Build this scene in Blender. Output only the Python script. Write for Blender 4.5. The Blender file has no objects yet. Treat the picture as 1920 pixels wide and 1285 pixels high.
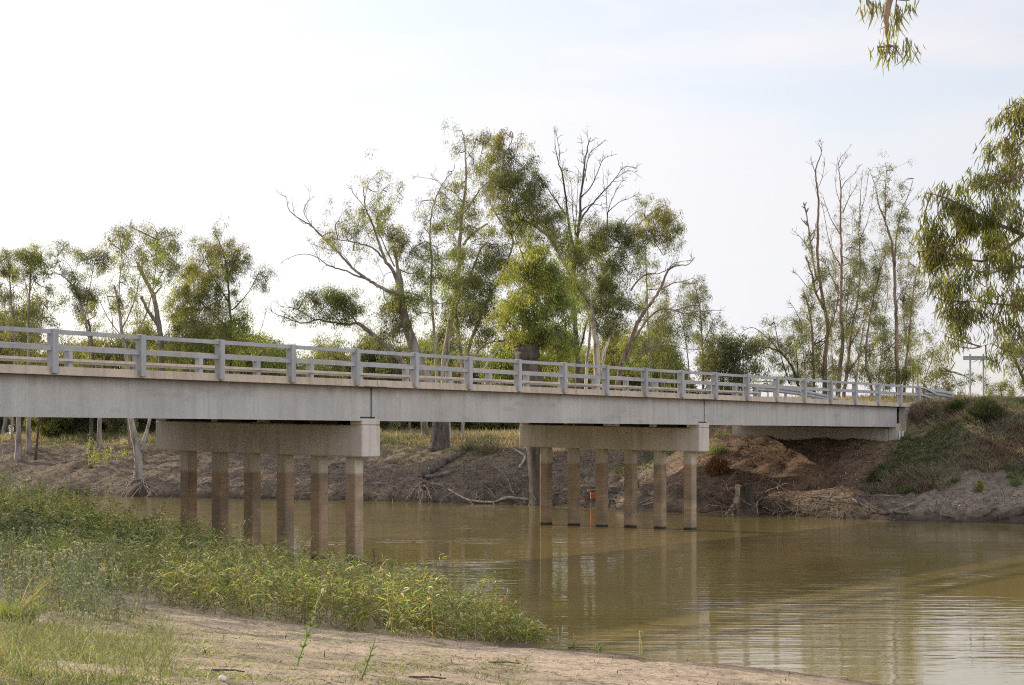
import bpy, math, random
import numpy as np
from mathutils import Vector, Matrix, Euler

SC = bpy.context.scene
COL = SC.collection
rng = np.random.default_rng(7)
random.seed(7)

# ------------------------------------------------------------------ camera, sky, sun, exposure
EYE = 3.24                       # metres above the water
F, CX, HY = 3220.0, 960.0, 818.0 # focal length, centre and horizon in photo pixels (1920 wide)
cd = bpy.data.cameras.new('camera'); cam = bpy.data.objects.new('camera', cd); COL.objects.link(cam)
cam.location = (0, 0, EYE); cam.rotation_euler = (math.radians(90), 0, 0)
cd.sensor_width = 36; cd.lens = 36 * F / 1920; cd.shift_y = (HY - 642.5) / 1920
cd.clip_start = 0.1; cd.clip_end = 6000
SC.camera = cam

SUN_EL = math.radians(20)
SUN_DIR = Vector((-0.80, 0.60, 0)).normalized()      # horizontal direction towards the sun
sun_az = math.atan2(SUN_DIR.x, SUN_DIR.y)
w = bpy.data.worlds.new('World'); SC.world = w; w.use_nodes = True
nt = w.node_tree; nt.nodes.clear()
def N(t, ty, **k):
    n = t.nodes.new(ty)
    for a, b in k.items():
        if a.startswith('i_'):
            n.inputs[a[2:].replace('_', ' ')].default_value = b
        else: setattr(n, a, b)
    return n
L = lambda t, a, b: t.links.new(a, b)
sky = N(nt, 'ShaderNodeTexSky', sky_type='NISHITA', sun_disc=False, sun_elevation=SUN_EL, sun_rotation=sun_az,
        air_density=1.0, dust_density=1.5, ozone_density=1.0)
bg1 = N(nt, 'ShaderNodeBackground', i_Strength=0.15); L(nt, sky.outputs[0], bg1.inputs[0])
bg2 = N(nt, 'ShaderNodeBackground', i_Strength=0.93); bg2.inputs[0].default_value = (1.0, 0.985, 1.03, 1)
tc = N(nt, 'ShaderNodeTexCoord')
mp = N(nt, 'ShaderNodeMapping'); mp.inputs['Scale'].default_value = (2.2, 2.2, 11.0); mp.inputs['Rotation'].default_value = (0.0, 0.12, 0.3)
L(nt, tc.outputs['Generated'], mp.inputs[0])
nz = N(nt, 'ShaderNodeTexNoise', i_Scale=1.6, i_Detail=5.0, i_Roughness=0.52, i_Distortion=0.35); L(nt, mp.outputs[0], nz.inputs['Vector'])
rp = N(nt, 'ShaderNodeValToRGB'); rp.color_ramp.elements[0].position = 0.37; rp.color_ramp.elements[0].color = (0.66,)*3 + (1,)
rp.color_ramp.elements[1].position = 0.56; rp.color_ramp.elements[1].color = (1, 1, 1, 1)
L(nt, nz.outputs['Fac'], rp.inputs[0])
# the veil of cloud thickens and brightens towards the sun on the visible side
vm = N(nt, 'ShaderNodeVectorMath', operation='DOT_PRODUCT'); L(nt, tc.outputs['Generated'], vm.inputs[0])
vm.inputs[1].default_value = (SUN_DIR.x*math.cos(SUN_EL), SUN_DIR.y*math.cos(SUN_EL), math.sin(SUN_EL))
mr = N(nt, 'ShaderNodeMapRange'); mr.inputs['From Min'].default_value = 0.25; mr.inputs['From Max'].default_value = 0.9
mr.inputs['To Min'].default_value = 0.0; mr.inputs['To Max'].default_value = 1.0
L(nt, vm.outputs['Value'], mr.inputs['Value'])
mx = N(nt, 'ShaderNodeMath', operation='MAXIMUM'); 
sep = N(nt, 'ShaderNodeSeparateXYZ'); L(nt, tc.outputs['Generated'], sep.inputs[0])
el = N(nt, 'ShaderNodeMapRange'); el.inputs['From Min'].default_value = 0.38; el.inputs['From Max'].default_value = 0.85
el.inputs['To Min'].default_value = 0.97; el.inputs['To Max'].default_value = 0.55; L(nt, sep.outputs[2], el.inputs['Value'])
bk = N(nt, 'ShaderNodeMapRange'); bk.inputs['From Min'].default_value = -0.35; bk.inputs['From Max'].default_value = 0.30
bk.inputs['To Min'].default_value = 0.97; bk.inputs['To Max'].default_value = 1.0; L(nt, vm.outputs['Value'], bk.inputs['Value'])
eb = N(nt, 'ShaderNodeMath', operation='MULTIPLY'); L(nt, el.outputs[0], eb.inputs[0]); L(nt, bk.outputs[0], eb.inputs[1])
mf = N(nt, 'ShaderNodeMath', operation='MULTIPLY'); L(nt, eb.outputs[0], mf.inputs[1])
m3 = N(nt, 'ShaderNodeMath', operation='MULTIPLY'); L(nt, mr.outputs[0], m3.inputs[0]); m3.inputs[1].default_value = 0.97
L(nt, rp.outputs[0], mf.inputs[0]); L(nt, mf.outputs[0], mx.inputs[0]); L(nt, m3.outputs[0], mx.inputs[1])
cs = N(nt, 'ShaderNodeMapRange'); cs.inputs['From Min'].default_value = 0; cs.inputs['From Max'].default_value = 1
cs.inputs['To Min'].default_value = 0.600; cs.inputs['To Max'].default_value = 0.86
L(nt, mr.outputs[0], cs.inputs['Value'])
back_fill = N(nt, 'ShaderNodeMapRange'); back_fill.inputs['From Min'].default_value = 0.22; back_fill.inputs['From Max'].default_value = -0.5
back_fill.inputs['To Min'].default_value = 1.0; back_fill.inputs['To Max'].default_value = 2.7; L(nt, vm.outputs['Value'], back_fill.inputs['Value'])  # extra brightness added to the unseen sky behind the camera, filling shaded faces
sm = N(nt, 'ShaderNodeMath', operation='MULTIPLY'); L(nt, cs.outputs[0], sm.inputs[0]); L(nt, back_fill.outputs[0], sm.inputs[1]); L(nt, sm.outputs[0], bg2.inputs['Strength'])
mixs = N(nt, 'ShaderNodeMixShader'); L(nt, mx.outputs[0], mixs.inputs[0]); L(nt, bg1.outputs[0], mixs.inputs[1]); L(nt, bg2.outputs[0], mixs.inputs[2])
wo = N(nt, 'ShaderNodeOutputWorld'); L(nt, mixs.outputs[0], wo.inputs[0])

sl = bpy.data.lights.new('sun', 'SUN'); so = bpy.data.objects.new('sun', sl); COL.objects.link(so)
sl.energy = 5.0; sl.angle = math.radians(0.55); sl.color = (1.0, 0.86, 0.66)
tosun = Vector((SUN_DIR.x*math.cos(SUN_EL), SUN_DIR.y*math.cos(SUN_EL), math.sin(SUN_EL)))
so.rotation_euler = tosun.to_track_quat('Z', 'Y').to_euler(); so.location = tosun * 200
SC.view_settings.view_transform = 'Standard'; SC.view_settings.look = 'None'
SC.view_settings.exposure = 0.42; SC.view_settings.gamma = 1.0
SC.cycles.max_bounces = 8; SC.cycles.transparent_max_bounces = 8
SC.cycles.use_denoising = False; SC.cycles.filter_width = 1.1; SC.cycles.sample_clamp_indirect = 4.0

# ------------------------------------------------------------------ coordinates
DX, DY = 0.562, 0.827            # direction across the river (along the bridge); (0.827,-0.562) is downstream
def uv(X, Y): return X*DX + Y*DY, X*DY - Y*DX
def xy(u, v): return u*DX + v*DY, u*DY - v*DX
def W(px, py, Y): return np.array(((px-CX)/F*Y, Y, EYE - (py-HY)/F*Y))

def hash2(ix, iy, seed):
    h = (ix.astype(np.int64)*374761393 + iy.astype(np.int64)*668265263 + seed*2147483647) & 0x7fffffff
    h = ((h ^ (h >> 13)) * 1274126177) & 0x7fffffff
    return ((h ^ (h >> 16)) & 0xffff) / 65535.0
def vnoise(x, y, seed=0):
    x = np.asarray(x, float); y = np.asarray(y, float)
    ix = np.floor(x); iy = np.floor(y); fx = x-ix; fy = y-iy
    fx = fx*fx*(3-2*fx); fy = fy*fy*(3-2*fy)
    a = hash2(ix, iy, seed); b = hash2(ix+1, iy, seed); c = hash2(ix, iy+1, seed); d = hash2(ix+1, iy+1, seed)
    return (a*(1-fx)+b*fx)*(1-fy) + (c*(1-fx)+d*fx)*fy
def fbm(x, y, seed=0, o=4):
    s = 0; a = 0.5; t = 0
    for k in range(o):
        s = s + a*vnoise(np.asarray(x)*2**k, np.asarray(y)*2**k, seed+k*17); t += a; a *= 0.5
    return s/t
def sstep(a, b, x):
    t = np.clip((x-a)/(b-a), 0, 1); return t*t*(3-2*t)

VN = np.array([-200, -90, -60, -44.7, -33, -25.3, -20.7, -18.7, -16.2, -14.3, -11.7, -8.4, 0, 30, 200.])
UN = np.array([50, 46, 43, 38.8, 32.6, 28.3, 25.6, 24.6, 22.9, 22.1, 21.9, 21.2, 20.3, 19, 10.])
VF = np.array([-250, -120, -78.9, -70.4, -53.8, -44.1, -33.3, -25.4, -20.3, 0, 60, 250.])
UF = np.array([80, 66, 64.3, 64.6, 66.8, 66.7, 64.4, 62.5, 63.6, 66, 72, 90.])
VC = -31.55
def ground_z(X, Y, detail=True):
    X = np.asarray(X, float); Y = np.asarray(Y, float)
    u, v = uv(X, Y)
    un = np.interp(v, VN, UN); uf = np.interp(v, VF, UF)
    if detail:
        un = un + (fbm(v*0.5, v*0+3, 5, 3)-0.5)*0.8
        uf = uf + (fbm(v*0.35, v*0+9, 8, 4)-0.5)*2.2
    d = un - u
    zn = np.where(d < 0, np.maximum(0.22*d, -1.6), np.minimum(0.117*d, 1.25 + 0.03*d))
    zn = np.minimum(zn, 2.3)
    wv = u - uf
    left = np.interp(wv, [-8, 0, .5, 7, 10, 16, 60, 400], [-1.6, 0, .55, 2.65, 3.0, 3.25, 3.4, 3.6])
    rgt = np.interp(wv, [-8, 0, .5, 3.5, 8, 11, 30, 400], [-1.6, 0, .4, 1.55, 4.1, 4.6, 4.7, 4.2])
    b = sstep(-29.0, -24.0, v)
    zf = left*(1-b) + rgt*b
    z = np.maximum(zn, zf)
    hr = 4.52 - np.maximum(0, np.abs(v-VC)-4.3)/1.6
    spill = 3.12 + 0.2*sstep(-33, -36, v) - np.maximum(0, 70.1-u)/1.9 - np.maximum(0, np.abs(v-VC)-4.6)*0.35
    z = np.where((u > 55) & (u < 71.5), np.maximum(z, spill), z)
    gate = sstep(70.7, 71.5, u)
    off_ = np.abs(v-VC); shoulder = np.where(off_ > 4.3, 4.60 + 0.03*np.clip(u-74, 0, 45)*sstep(4.3, 7, off_) - np.maximum(0, off_-13)/2.0, 4.52)
    g3 = sstep(71.5, 74.5, u)
    hr = hr*(1-g3) + np.maximum(hr, shoulder)*g3
    z = np.where(u > 40, np.maximum(z, z*(1-gate)+np.maximum(z, hr)*gate), z)
    gate2 = sstep(16.6, 15.8, u)
    z = np.where(u < 30, np.maximum(z, z*(1-gate2)+np.maximum(z, hr)*gate2), z)
    if detail:
        farb = (wv > -1) & (u > 45)
        road = (np.abs(v-VC) < 4.2) & ((u > 71) | (u < 16.5))
        clod = (fbm(X*0.9, Y*0.9, 31, 4)-0.5)*0.34 + (fbm(X*3.1, Y*3.1, 37, 3)-0.5)*0.26
        clod = clod*np.clip(wv*0.7+0.3, 0, 1)
        rill = (fbm(v*1.1+0.4*wv, wv*0.35, 53, 3)-0.5)*0.28 + (fbm(v*0.25, wv*2.2+fbm(v*.4, v*0, 3, 2)*2, 57, 2)-0.5)*0.30
        clod = clod + rill*sstep(-30, -24, v)*np.clip(wv*0.8, 0, 1)
        z = z + np.where(farb & ~road, clod, 0)
        nr = (fbm(X*0.7, Y*0.7, 41, 4)-0.5)*0.12 + (fbm(X*3.2, Y*3.2, 43, 3)-0.5)*0.05 + (vnoise(X*11, Y*11, 47)-0.5)*0.014
        z = z + np.where((d > -0.5) & (u < 45) & ~road, nr*np.clip(d*0.8+0.15, 0.0, 1), 0)
    return z
def gz(X, Y): return float(ground_z(X, Y))

# ------------------------------------------------------------------ mesh helpers
class MB:
    def __init__(s): s.v = []; s.f4 = []; s.c = []; s.n = 0; s.mi = []; s.cur = 0
    def add(s, v, f4, c=None):
        v = np.asarray(v, float).reshape(-1, 3); s.v.append(v); s.f4.append(np.asarray(f4, int).reshape(-1, 4) + s.n); s.n += len(v); s.mi.append(np.full(len(s.f4[-1]), s.cur))
        if c is not None:
            c = np.asarray(c, float); c = np.broadcast_to(c.reshape(-1, 3) if c.ndim > 1 else c, (len(v), 3)); s.c.append(c)
        elif s.c is not None: s.c.append(np.ones((len(v), 3)))
    def box(s, lo, hi, c=None):
        x0, y0, z0 = lo; x1, y1, z1 = hi
        s.add([(x0,y0,z0),(x1,y0,z0),(x1,y1,z0),(x0,y1,z0),(x0,y0,z1),(x1,y0,z1),(x1,y1,z1),(x0,y1,z1)],
              [(0,3,2,1),(4,5,6,7),(0,1,5,4),(1,2,6,5),(2,3,7,6),(3,0,4,7)], c)
    def hexa(s, p, c=None):   # 8 points, same order as box
        s.add(p, [(0,3,2,1),(4,5,6,7),(0,1,5,4),(1,2,6,5),(2,3,7,6),(3,0,4,7)], c)
    def tube(s, pts, rad, n=6, c=None, cap=True):
        pts = np.asarray(pts, float); m = len(pts); rad = np.broadcast_to(np.asarray(rad, float), (m,))
        t = np.gradient(pts, axis=0); t /= np.linalg.norm(t, axis=1, keepdims=True)+1e-9
        ref = np.array([0.3, 0.9, 0.1]); 
        if abs(t.mean(0) @ ref)/(np.linalg.norm(t.mean(0))+1e-9) > 0.85: ref = np.array([0.9, 0.1, 0.3])
        a = np.cross(t, ref); a /= np.linalg.norm(a, axis=1, keepdims=True)+1e-9; b = np.cross(t, a)
        th = np.arange(n)*2*math.pi/n
        ring = pts[:, None, :] + rad[:, None, None]*(a[:, None, :]*np.cos(th)[None, :, None] + b[:, None, :]*np.sin(th)[None, :, None])
        i = np.arange(m-1)[:, None]*n; j = np.arange(n)[None, :]; j2 = (j+1) % n
        f = np.stack([i+j, i+n+j, i+n+j2, i+j2], -1).reshape(-1, 4)
        v = ring.reshape(-1, 3)
        if cap:
            v = np.vstack([v, pts[0], pts[-1]]); k0 = m*n; e = (m-1)*n; jj = np.arange(n)
            f = np.vstack([f, np.stack([np.full(n, k0), jj, (jj+1) % n, np.full(n, k0)], -1)*1,
                              np.stack([np.full(n, k0+1), e+(jj+1) % n, e+jj, np.full(n, k0+1)], -1)])
        s.add(v, f, c)
    def strips(s, o, d, side, length, width, bend, c, prof=((0, .25), (.3, 1), (.65, .8), (1, .06))):
        """N ribbons (leaves, blades): o origin, d direction, side width axis, bend = offset vector at the tip"""
        N_ = len(o)
        if N_ == 0: return
        P = len(prof); t = np.array([p[0] for p in prof]); wd = np.array([p[1] for p in prof])
        length = np.broadcast_to(length, (N_,)); width = np.broadcast_to(width, (N_,))
        ctr = o[:, None, :] + d[:, None, :]*(t[None, :, None]*length[:, None, None]) + bend[:, None, :]*(t[None, :, None]**2)
        off = side[:, None, :]*(0.5*wd[None, :, None]*width[:, None, None])
        v = np.stack([ctr-off, ctr+off], 2).reshape(-1, 3)
        base = (np.arange(N_)*2*P)[:, None]; k = np.arange(P-1)[None, :]*2
        f = np.stack([base+k, base+k+1, base+k+3, base+k+2], -1).reshape(-1, 4)
        s.add(v, f, np.repeat(c, 2*P, axis=0))
    def kites(s, o, d, side, length, width, c):
        N_ = len(o)
        if N_ == 0: return
        length = np.broadcast_to(length, (N_,))[:, None]; width = np.broadcast_to(width, (N_,))[:, None]
        m = o + d*length*0.42
        v = np.stack([o, m+side*width*0.5, o+d*length, m-side*width*0.5], 1).reshape(-1, 3)
        f = (np.arange(N_)*4)[:, None] + np.arange(4)[None, :]
        s.add(v, f, np.repeat(c, 4, axis=0))
    def build(s, name, mat, parent=None, smooth=False, loc=(0, 0, 0), col=True):
        v = np.vstack(s.v) - np.asarray(loc, float); f = np.vstack(s.f4)
        me = bpy.data.meshes.new(name)
        tri = (f[:, 3] == f[:, 0])
        cnt = np.where(tri, 3, 4); st = np.concatenate([[0], np.cumsum(cnt)[:-1]])
        li = f.ravel()[np.repeat(np.stack([np.ones(len(f), bool)]*3+[~tri], 1).ravel()[None], 1, 0)[0]]
        me.vertices.add(len(v)); me.vertices.foreach_set('co', v.ravel().astype(np.float32))
        me.loops.add(len(li)); me.loops.foreach_set('vertex_index', li.astype(np.int32))
        me.polygons.add(len(f)); me.polygons.foreach_set('loop_start', st.astype(np.int32))
        try: me.polygons.foreach_set('loop_total', cnt.astype(np.int32))
        except Exception: pass
        me.polygons.foreach_set('use_smooth', np.full(len(f), bool(smooth)))
        me.update(calc_edges=True)
        if col and s.c and len(np.vstack(s.c)) == len(me.vertices):
            at = me.attributes.new('tint', 'FLOAT_COLOR', 'POINT')
            cc = np.hstack([np.vstack(s.c), np.ones((len(v), 1))]); at.data.foreach_set('color', cc.ravel().astype(np.float32))
        for q_ in (mat if isinstance(mat, (list, tuple)) else [mat]): me.materials.append(q_)
        if s.cur: me.polygons.foreach_set('material_index', np.concatenate(s.mi).astype(np.int32))
        o = bpy.data.objects.new(name, me); COL.objects.link(o); o.location = loc
        if parent is not None:
            o.parent = parent; o.location = Vector(loc) - parent_world(parent)
        return o
def parent_world(p):
    l = Vector(p.location)
    while p.parent: p = p.parent; l = l + Vector(p.location)
    return l
def tag(o, label=None, cat=None, group=None, kind=None):
    if label: o['label'] = label
    if cat: o['category'] = cat
    if group: o['group'] = group
    if kind: o['kind'] = kind
    return o
def empty(name, loc, label=None, cat=None, group=None):
    o = bpy.data.objects.new(name, None); COL.objects.link(o); o.location = loc; o.empty_display_size = 0.2
    return tag(o, label, cat, group)
def copy_tree(o, parent=None):
    c = o.copy(); COL.objects.link(c); c.parent = parent
    for ch in list(o.children): copy_tree(ch, c)
    return c
def rdir(n, r=None):
    r = r or rng
    d = r.normal(size=(n, 3)); return d/np.linalg.norm(d, axis=1, keepdims=True)
def unit(a): return a/(np.linalg.norm(a, axis=-1, keepdims=True)+1e-9)
def smooth_path(p, sub=5, jit=0.0):
    p = np.asarray(p, float)
    if len(p) < 3: sub = max(sub, 3)
    q = np.vstack([2*p[0]-p[1], p, 2*p[-1]-p[-2]]); out = []
    for i in range(1, len(q)-2):
        for k in range(sub):
            t = k/sub
            out.append(0.5*((2*q[i]) + (-q[i-1]+q[i+1])*t + (2*q[i-1]-5*q[i]+4*q[i+1]-q[i+2])*t*t + (-q[i-1]+3*q[i]-3*q[i+1]+q[i+2])*t**3))
    out.append(q[-2]); out = np.array(out)
    if jit: out[1:-1] += rng.normal(size=out[1:-1].shape)*jit
    return out

# ------------------------------------------------------------------ materials
def mat(name): 
    m = bpy.data.materials.new(name); m.use_nodes = True; t = m.node_tree; t.nodes.clear()
    return m, t
def principled(t, **k):
    b = t.nodes.new('ShaderNodeBsdfPrincipled'); o = t.nodes.new('ShaderNodeOutputMaterial'); L(t, b.outputs[0], o.inputs[0])
    for a, v in k.items(): b.inputs[a.replace('_', ' ')].default_value = v
    return b
def ramp(t, stops, src):
    r = t.nodes.new('ShaderNodeValToRGB'); e = r.color_ramp.elements
    while len(e) < len(stops): e.new(0.5)
    for i, (p, c) in enumerate(stops): e[i].position = p; e[i].color = tuple(c)+(1,)
    L(t, src, r.inputs[0]); return r.outputs[0]
def noise(t, scale, detail=4, rough=0.55, vec=None, dist=0.0):
    n = N(t, 'ShaderNodeTexNoise'); n.inputs['Scale'].default_value = scale; n.inputs['Detail'].default_value = detail
    n.inputs['Roughness'].default_value = rough; n.inputs['Distortion'].default_value = dist
    if vec is not None: L(t, vec, n.inputs['Vector'])
    return n.outputs['Fac']
def mapping(t, scale, src='Object', rot=(0, 0, 0)):
    if src == 'Position': g = N(t, 'ShaderNodeNewGeometry'); s_ = g.outputs['Position']
    else: g = N(t, 'ShaderNodeTexCoord'); s_ = g.outputs[src]
    m = N(t, 'ShaderNodeMapping'); m.inputs['Scale'].default_value = scale; m.inputs['Rotation'].default_value = rot; L(t, s_, m.inputs[0]); return m.outputs[0]
def mixc(t, fac, a, b, mode='MIX'):
    m = t.nodes.new('ShaderNodeMix'); m.data_type = 'RGBA'; m.blend_type = mode
    for v, i in ((fac, 0), (a, 6), (b, 7)):
        if hasattr(v, 'is_linked'): L(t, v, m.inputs[i])
        elif i == 0: m.inputs[i].default_value = v
        else: m.inputs[i].default_value = tuple(v)+(1,)
    return m.outputs[2]
def bump(t, h, strength, dist, b):
    n = N(t, 'ShaderNodeBump'); n.inputs['Strength'].default_value = strength; n.inputs['Distance'].default_value = dist
    L(t, h, n.inputs['Height']); L(t, n.outputs[0], b.inputs['Normal'])

def concrete(name, dark, light, stain, streak=0.5, flood=None, rough=0.85, runoff=None):
    m, t = mat(name); b = principled(t, Roughness=rough)
    pos = mapping(t, (1, 1, 1), 'Position')
    big = noise(t, 0.55, 5, 0.6, pos); fine = noise(t, 22, 4, 0.65, pos)
    st = noise(t, 3.0, 4, 0.6, mapping(t, (1.6, 1.6, 0.16), 'Position'))
    c = ramp(t, [(0.3, dark), (0.7, light)], big)
    c = mixc(t, ramp_f(t, 0.46, 0.72, st, streak), c, stain)
    if runoff:
        s = N(t, 'ShaderNodeSeparateXYZ'); L(t, pos, s.inputs[0])
        a = N(t, 'ShaderNodeMath', operation='MULTIPLY_ADD'); L(t, noise(t, 1.0, 5, 0.7, mapping(t, (2.2, 2.2, 0.25), 'Position')), a.inputs[0]); a.inputs[1].default_value = 0.75; L(t, s.outputs[2], a.inputs[2])
        c = mixc(t, ramp_f(t, runoff[0]+0.30, runoff[0]+0.62, a.outputs[0], 0.75), c, runoff[1])
        c = mixc(t, ramp_f(t, 0.56, 0.70, noise(t, 0.9, 6, 0.65, mapping(t, (0.5, 0.5, 2.2), 'Position')), 0.5), c, (0.20, 0.195, 0.195))
    if flood:
        lo, col_lo, band = flood
        s = N(t, 'ShaderNodeSeparateXYZ'); L(t, mapping(t, (1, 1, 1), 'Position'), s.inputs[0])
        a = N(t, 'ShaderNodeMath', operation='MULTIPLY_ADD'); L(t, noise(t, 2.0, 3, 0.6, pos), a.inputs[0]); a.inputs[1].default_value = 0.10; L(t, s.outputs[2], a.inputs[2])
        mr_ = N(t, 'ShaderNodeMapRange'); mr_.inputs['From Min'].default_value = lo-0.02; mr_.inputs['From Max'].default_value = lo+0.07
        mr_.inputs['To Min'].default_value = 1; mr_.inputs['To Max'].default_value = 0; L(t, a.outputs[0], mr_.inputs['Value'])
        lines = noise(t, 2.4, 3, 0.7, mapping(t, (0.5, 0.5, 9), 'Position'))
        wet = ramp(t, [(0.32, col_lo), (0.68, band)], lines)
        patch = ramp_f(t, 0.40, 0.62, noise(t, 1.3, 5, 0.65, pos), 0.75)
        wet = mixc(t, patch, wet, (0.16, 0.13, 0.10))
        c = mixc(t, mr_.outputs[0], c, wet)
        m2 = N(t, 'ShaderNodeMapRange'); m2.inputs['From Min'].default_value = 0.10; m2.inputs['From Max'].default_value = 0.16
        m2.inputs['To Min'].default_value = 1; m2.inputs['To Max'].default_value = 0; L(t, a.outputs[0], m2.inputs['Value'])
        c = mixc(t, m2.outputs[0], c, (0.03, 0.028, 0.022))
    c = mixc(t, 0.35, c, ramp(t, [(0.3, (0.45,)*3), (0.7, (1.0,)*3)], fine), 'MULTIPLY')
    L(t, c, b.inputs['Base Color']); bump(t, fine, 0.35, 0.01, b)
    return m
def ramp_f(t, a, b, src, top):
    r = N(t, 'ShaderNodeMapRange'); r.inputs['From Min'].default_value = a; r.inputs['From Max'].default_value = b
    r.inputs['To Max'].default_value = top; L(t, src, r.inputs['Value']); return r.outputs[0]
M = {}
M['girder'] = concrete('girder_concrete', (0.33, 0.315, 0.295), (0.43, 0.413, 0.39), (0.24, 0.225, 0.205), 0.45, runoff=(4.35, (0.20, 0.155, 0.115)))
M['cap'] = concrete('cap_concrete', (0.42, 0.38, 0.335), (0.53, 0.49, 0.44), (0.27, 0.22, 0.17), 0.5)
M['kerb'] = concrete('kerb_concrete', (0.40, 0.33, 0.26), (0.54, 0.45, 0.36), (0.24, 0.19, 0.14), 0.6)
M['rail'] = concrete('rail_concrete', (0.285, 0.285, 0.29), (0.385, 0.385, 0.39), (0.19, 0.19, 0.195), 0.6)
M['pile'] = concrete('pile_concrete', (0.38, 0.34, 0.27), (0.46, 0.42, 0.35), (0.25, 0.20, 0.15), 0.5, flood=(2.30, (0.26, 0.165, 0.095), (0.37, 0.28, 0.195)))
m, t = mat('rubber'); principled(t, Base_Color=(0.012, 0.012, 0.012, 1), Roughness=0.8); M['rubber'] = m
m, t = mat('asphalt'); b = principled(t, Roughness=0.9); L(t, ramp(t, [(0.3, (0.09, 0.08, 0.07)), (0.7, (0.17, 0.15, 0.13))], noise(t, 6, 5, 0.6, mapping(t, (1, 1, 1), 'Position'))), b.inputs['Base Color']); M['asphalt'] = m
m, t = mat('galvanised_steel'); b = principled(t, Metallic=0.1, Roughness=0.6)
L(t, ramp(t, [(0.35, (0.20, 0.21, 0.225)), (0.7, (0.32, 0.33, 0.345))], noise(t, 4, 4, 0.6, mapping(t, (1, 1, 1), 'Position'))), b.inputs['Base Color']); M['steel'] = m
m, t = mat('red_reflector'); principled(t, Base_Color=(0.5, 0.03, 0.03, 1), Roughness=0.3); M['red'] = m
m, t = mat('white_pipe'); principled(t, Base_Color=(0.75, 0.75, 0.74, 1), Roughness=0.5); M['white'] = m
m, t = mat('orange_rust'); b = principled(t, Roughness=0.7); L(t, ramp(t, [(0.35, (0.30, 0.07, 0.025)), (0.65, (0.48, 0.12, 0.04))], noise(t, 6, 4, 0.6, mapping(t, (1, 1, 1), 'Position'))), b.inputs['Base Color']); M['orange'] = m

def bark(name, a, b_, c_, zs=0.25, sc=3.0, rough_bump=0.6):
    m, t = mat(name); b = principled(t, Roughness=0.85)
    v = mapping(t, (1, 1, zs), 'Position'); n1 = noise(t, sc, 5, 0.62, v); n2 = noise(t, sc*6, 4, 0.6, mapping(t, (1, 1, zs*0.6), 'Position'))
    c = ramp(t, [(0.34, c_), (0.47, a), (0.66, b_)], n1)
    c = mixc(t, 0.55, c, ramp(t, [(0.35, (0.4,)*3), (0.65, (1.0,)*3)], n2), 'MULTIPLY')
    L(t, c, b.inputs['Base Color']); bump(t, n2, rough_bump, 0.05, b); return m
M['bark_pale'] = bark('pale_gum_bark', (0.44, 0.38, 0.31), (0.62, 0.57, 0.50), (0.20, 0.15, 0.11))
M['bark_grey'] = bark('grey_gum_bark', (0.24, 0.21, 0.19), (0.36, 0.32, 0.28), (0.11, 0.09, 0.075))
M['bark_dark'] = bark('dark_rough_bark', (0.085, 0.066, 0.052), (0.15, 0.12, 0.10), (0.035, 0.028, 0.022), 0.2, 4.0, 1.0)
M['bark_brown'] = bark('brown_bark', (0.20, 0.135, 0.095), (0.34, 0.24, 0.17), (0.09, 0.06, 0.045))
M['bark_skirt'] = bark('gum_bark_with_dark_skirt', (0.26, 0.225, 0.20), (0.38, 0.34, 0.30), (0.12, 0.10, 0.085), rough_bump=1.0)
t = M['bark_skirt'].node_tree; b = next(n for n in t.nodes if n.type == 'BSDF_PRINCIPLED'); src_ = b.inputs['Base Color'].links[0].from_socket
sp_ = N(t, 'ShaderNodeSeparateXYZ'); L(t, mapping(t, (1, 1, 1), 'Position'), sp_.inputs[0]); nz_ = N(t, 'ShaderNodeMath', operation='MULTIPLY_ADD'); L(t, noise(t, 1.5, 4, 0.6, mapping(t, (1, 1, .4), 'Position')), nz_.inputs[0]); nz_.inputs[1].default_value = 2.5; L(t, sp_.outputs[2], nz_.inputs[2])
mr_ = N(t, 'ShaderNodeMapRange'); mr_.inputs['From Min'].default_value = 5.6; mr_.inputs['From Max'].default_value = 7.2; L(t, nz_.outputs[0], mr_.inputs['Value'])
L(t, mixc(t, mr_.outputs[0], ramp(t, [(0.35, (0.03, 0.024, 0.02)), (0.65, (0.12, 0.095, 0.078))], noise(t, 9, 5, 0.65, mapping(t, (1, 1, .22), 'Position'))), src_), b.inputs['Base Color'])
M['bark_dead'] = bark('dead_wood', (0.17, 0.145, 0.125), (0.28, 0.245, 0.21), (0.09, 0.075, 0.065))
M['bark_cream'] = bark('bleached_wood', (0.30, 0.265, 0.22), (0.44, 0.40, 0.34), (0.18, 0.15, 0.12))

def leafmat(name, trans=0.45, rough=0.5, boost=1.0, spec=0.35):
    m, t = mat(name); a = N(t, 'ShaderNodeAttribute'); a.attribute_name = 'tint'
    b = t.nodes.new('ShaderNodeBsdfPrincipled'); b.inputs['Roughness'].default_value = rough
    b.inputs['Specular IOR Level'].default_value = spec
    tr = t.nodes.new('ShaderNodeBsdfTranslucent')
    L(t, a.outputs['Color'], b.inputs['Base Color'])
    c = mixc(t, 1.0, a.outputs['Color'], (1.35*boost, 1.25*boost, 0.6*boost), 'MULTIPLY'); L(t, c, tr.inputs['Color'])
    mx_ = t.nodes.new('ShaderNodeMixShader'); mx_.inputs[0].default_value = trans
    L(t, b.outputs[0], mx_.inputs[1]); L(t, tr.outputs[0], mx_.inputs[2])
    o = t.nodes.new('ShaderNodeOutputMaterial'); L(t, mx_.outputs[0], o.inputs[0]); return m
M['leaf'] = leafmat('gum_leaf', 0.5, 0.5, 1.15)
M['grass'] = leafmat('grass_blade', 0.4, 0.6)
M['dry'] = leafmat('dry_stalk', 0.25, 0.8, 0.9, 0.1)
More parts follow.
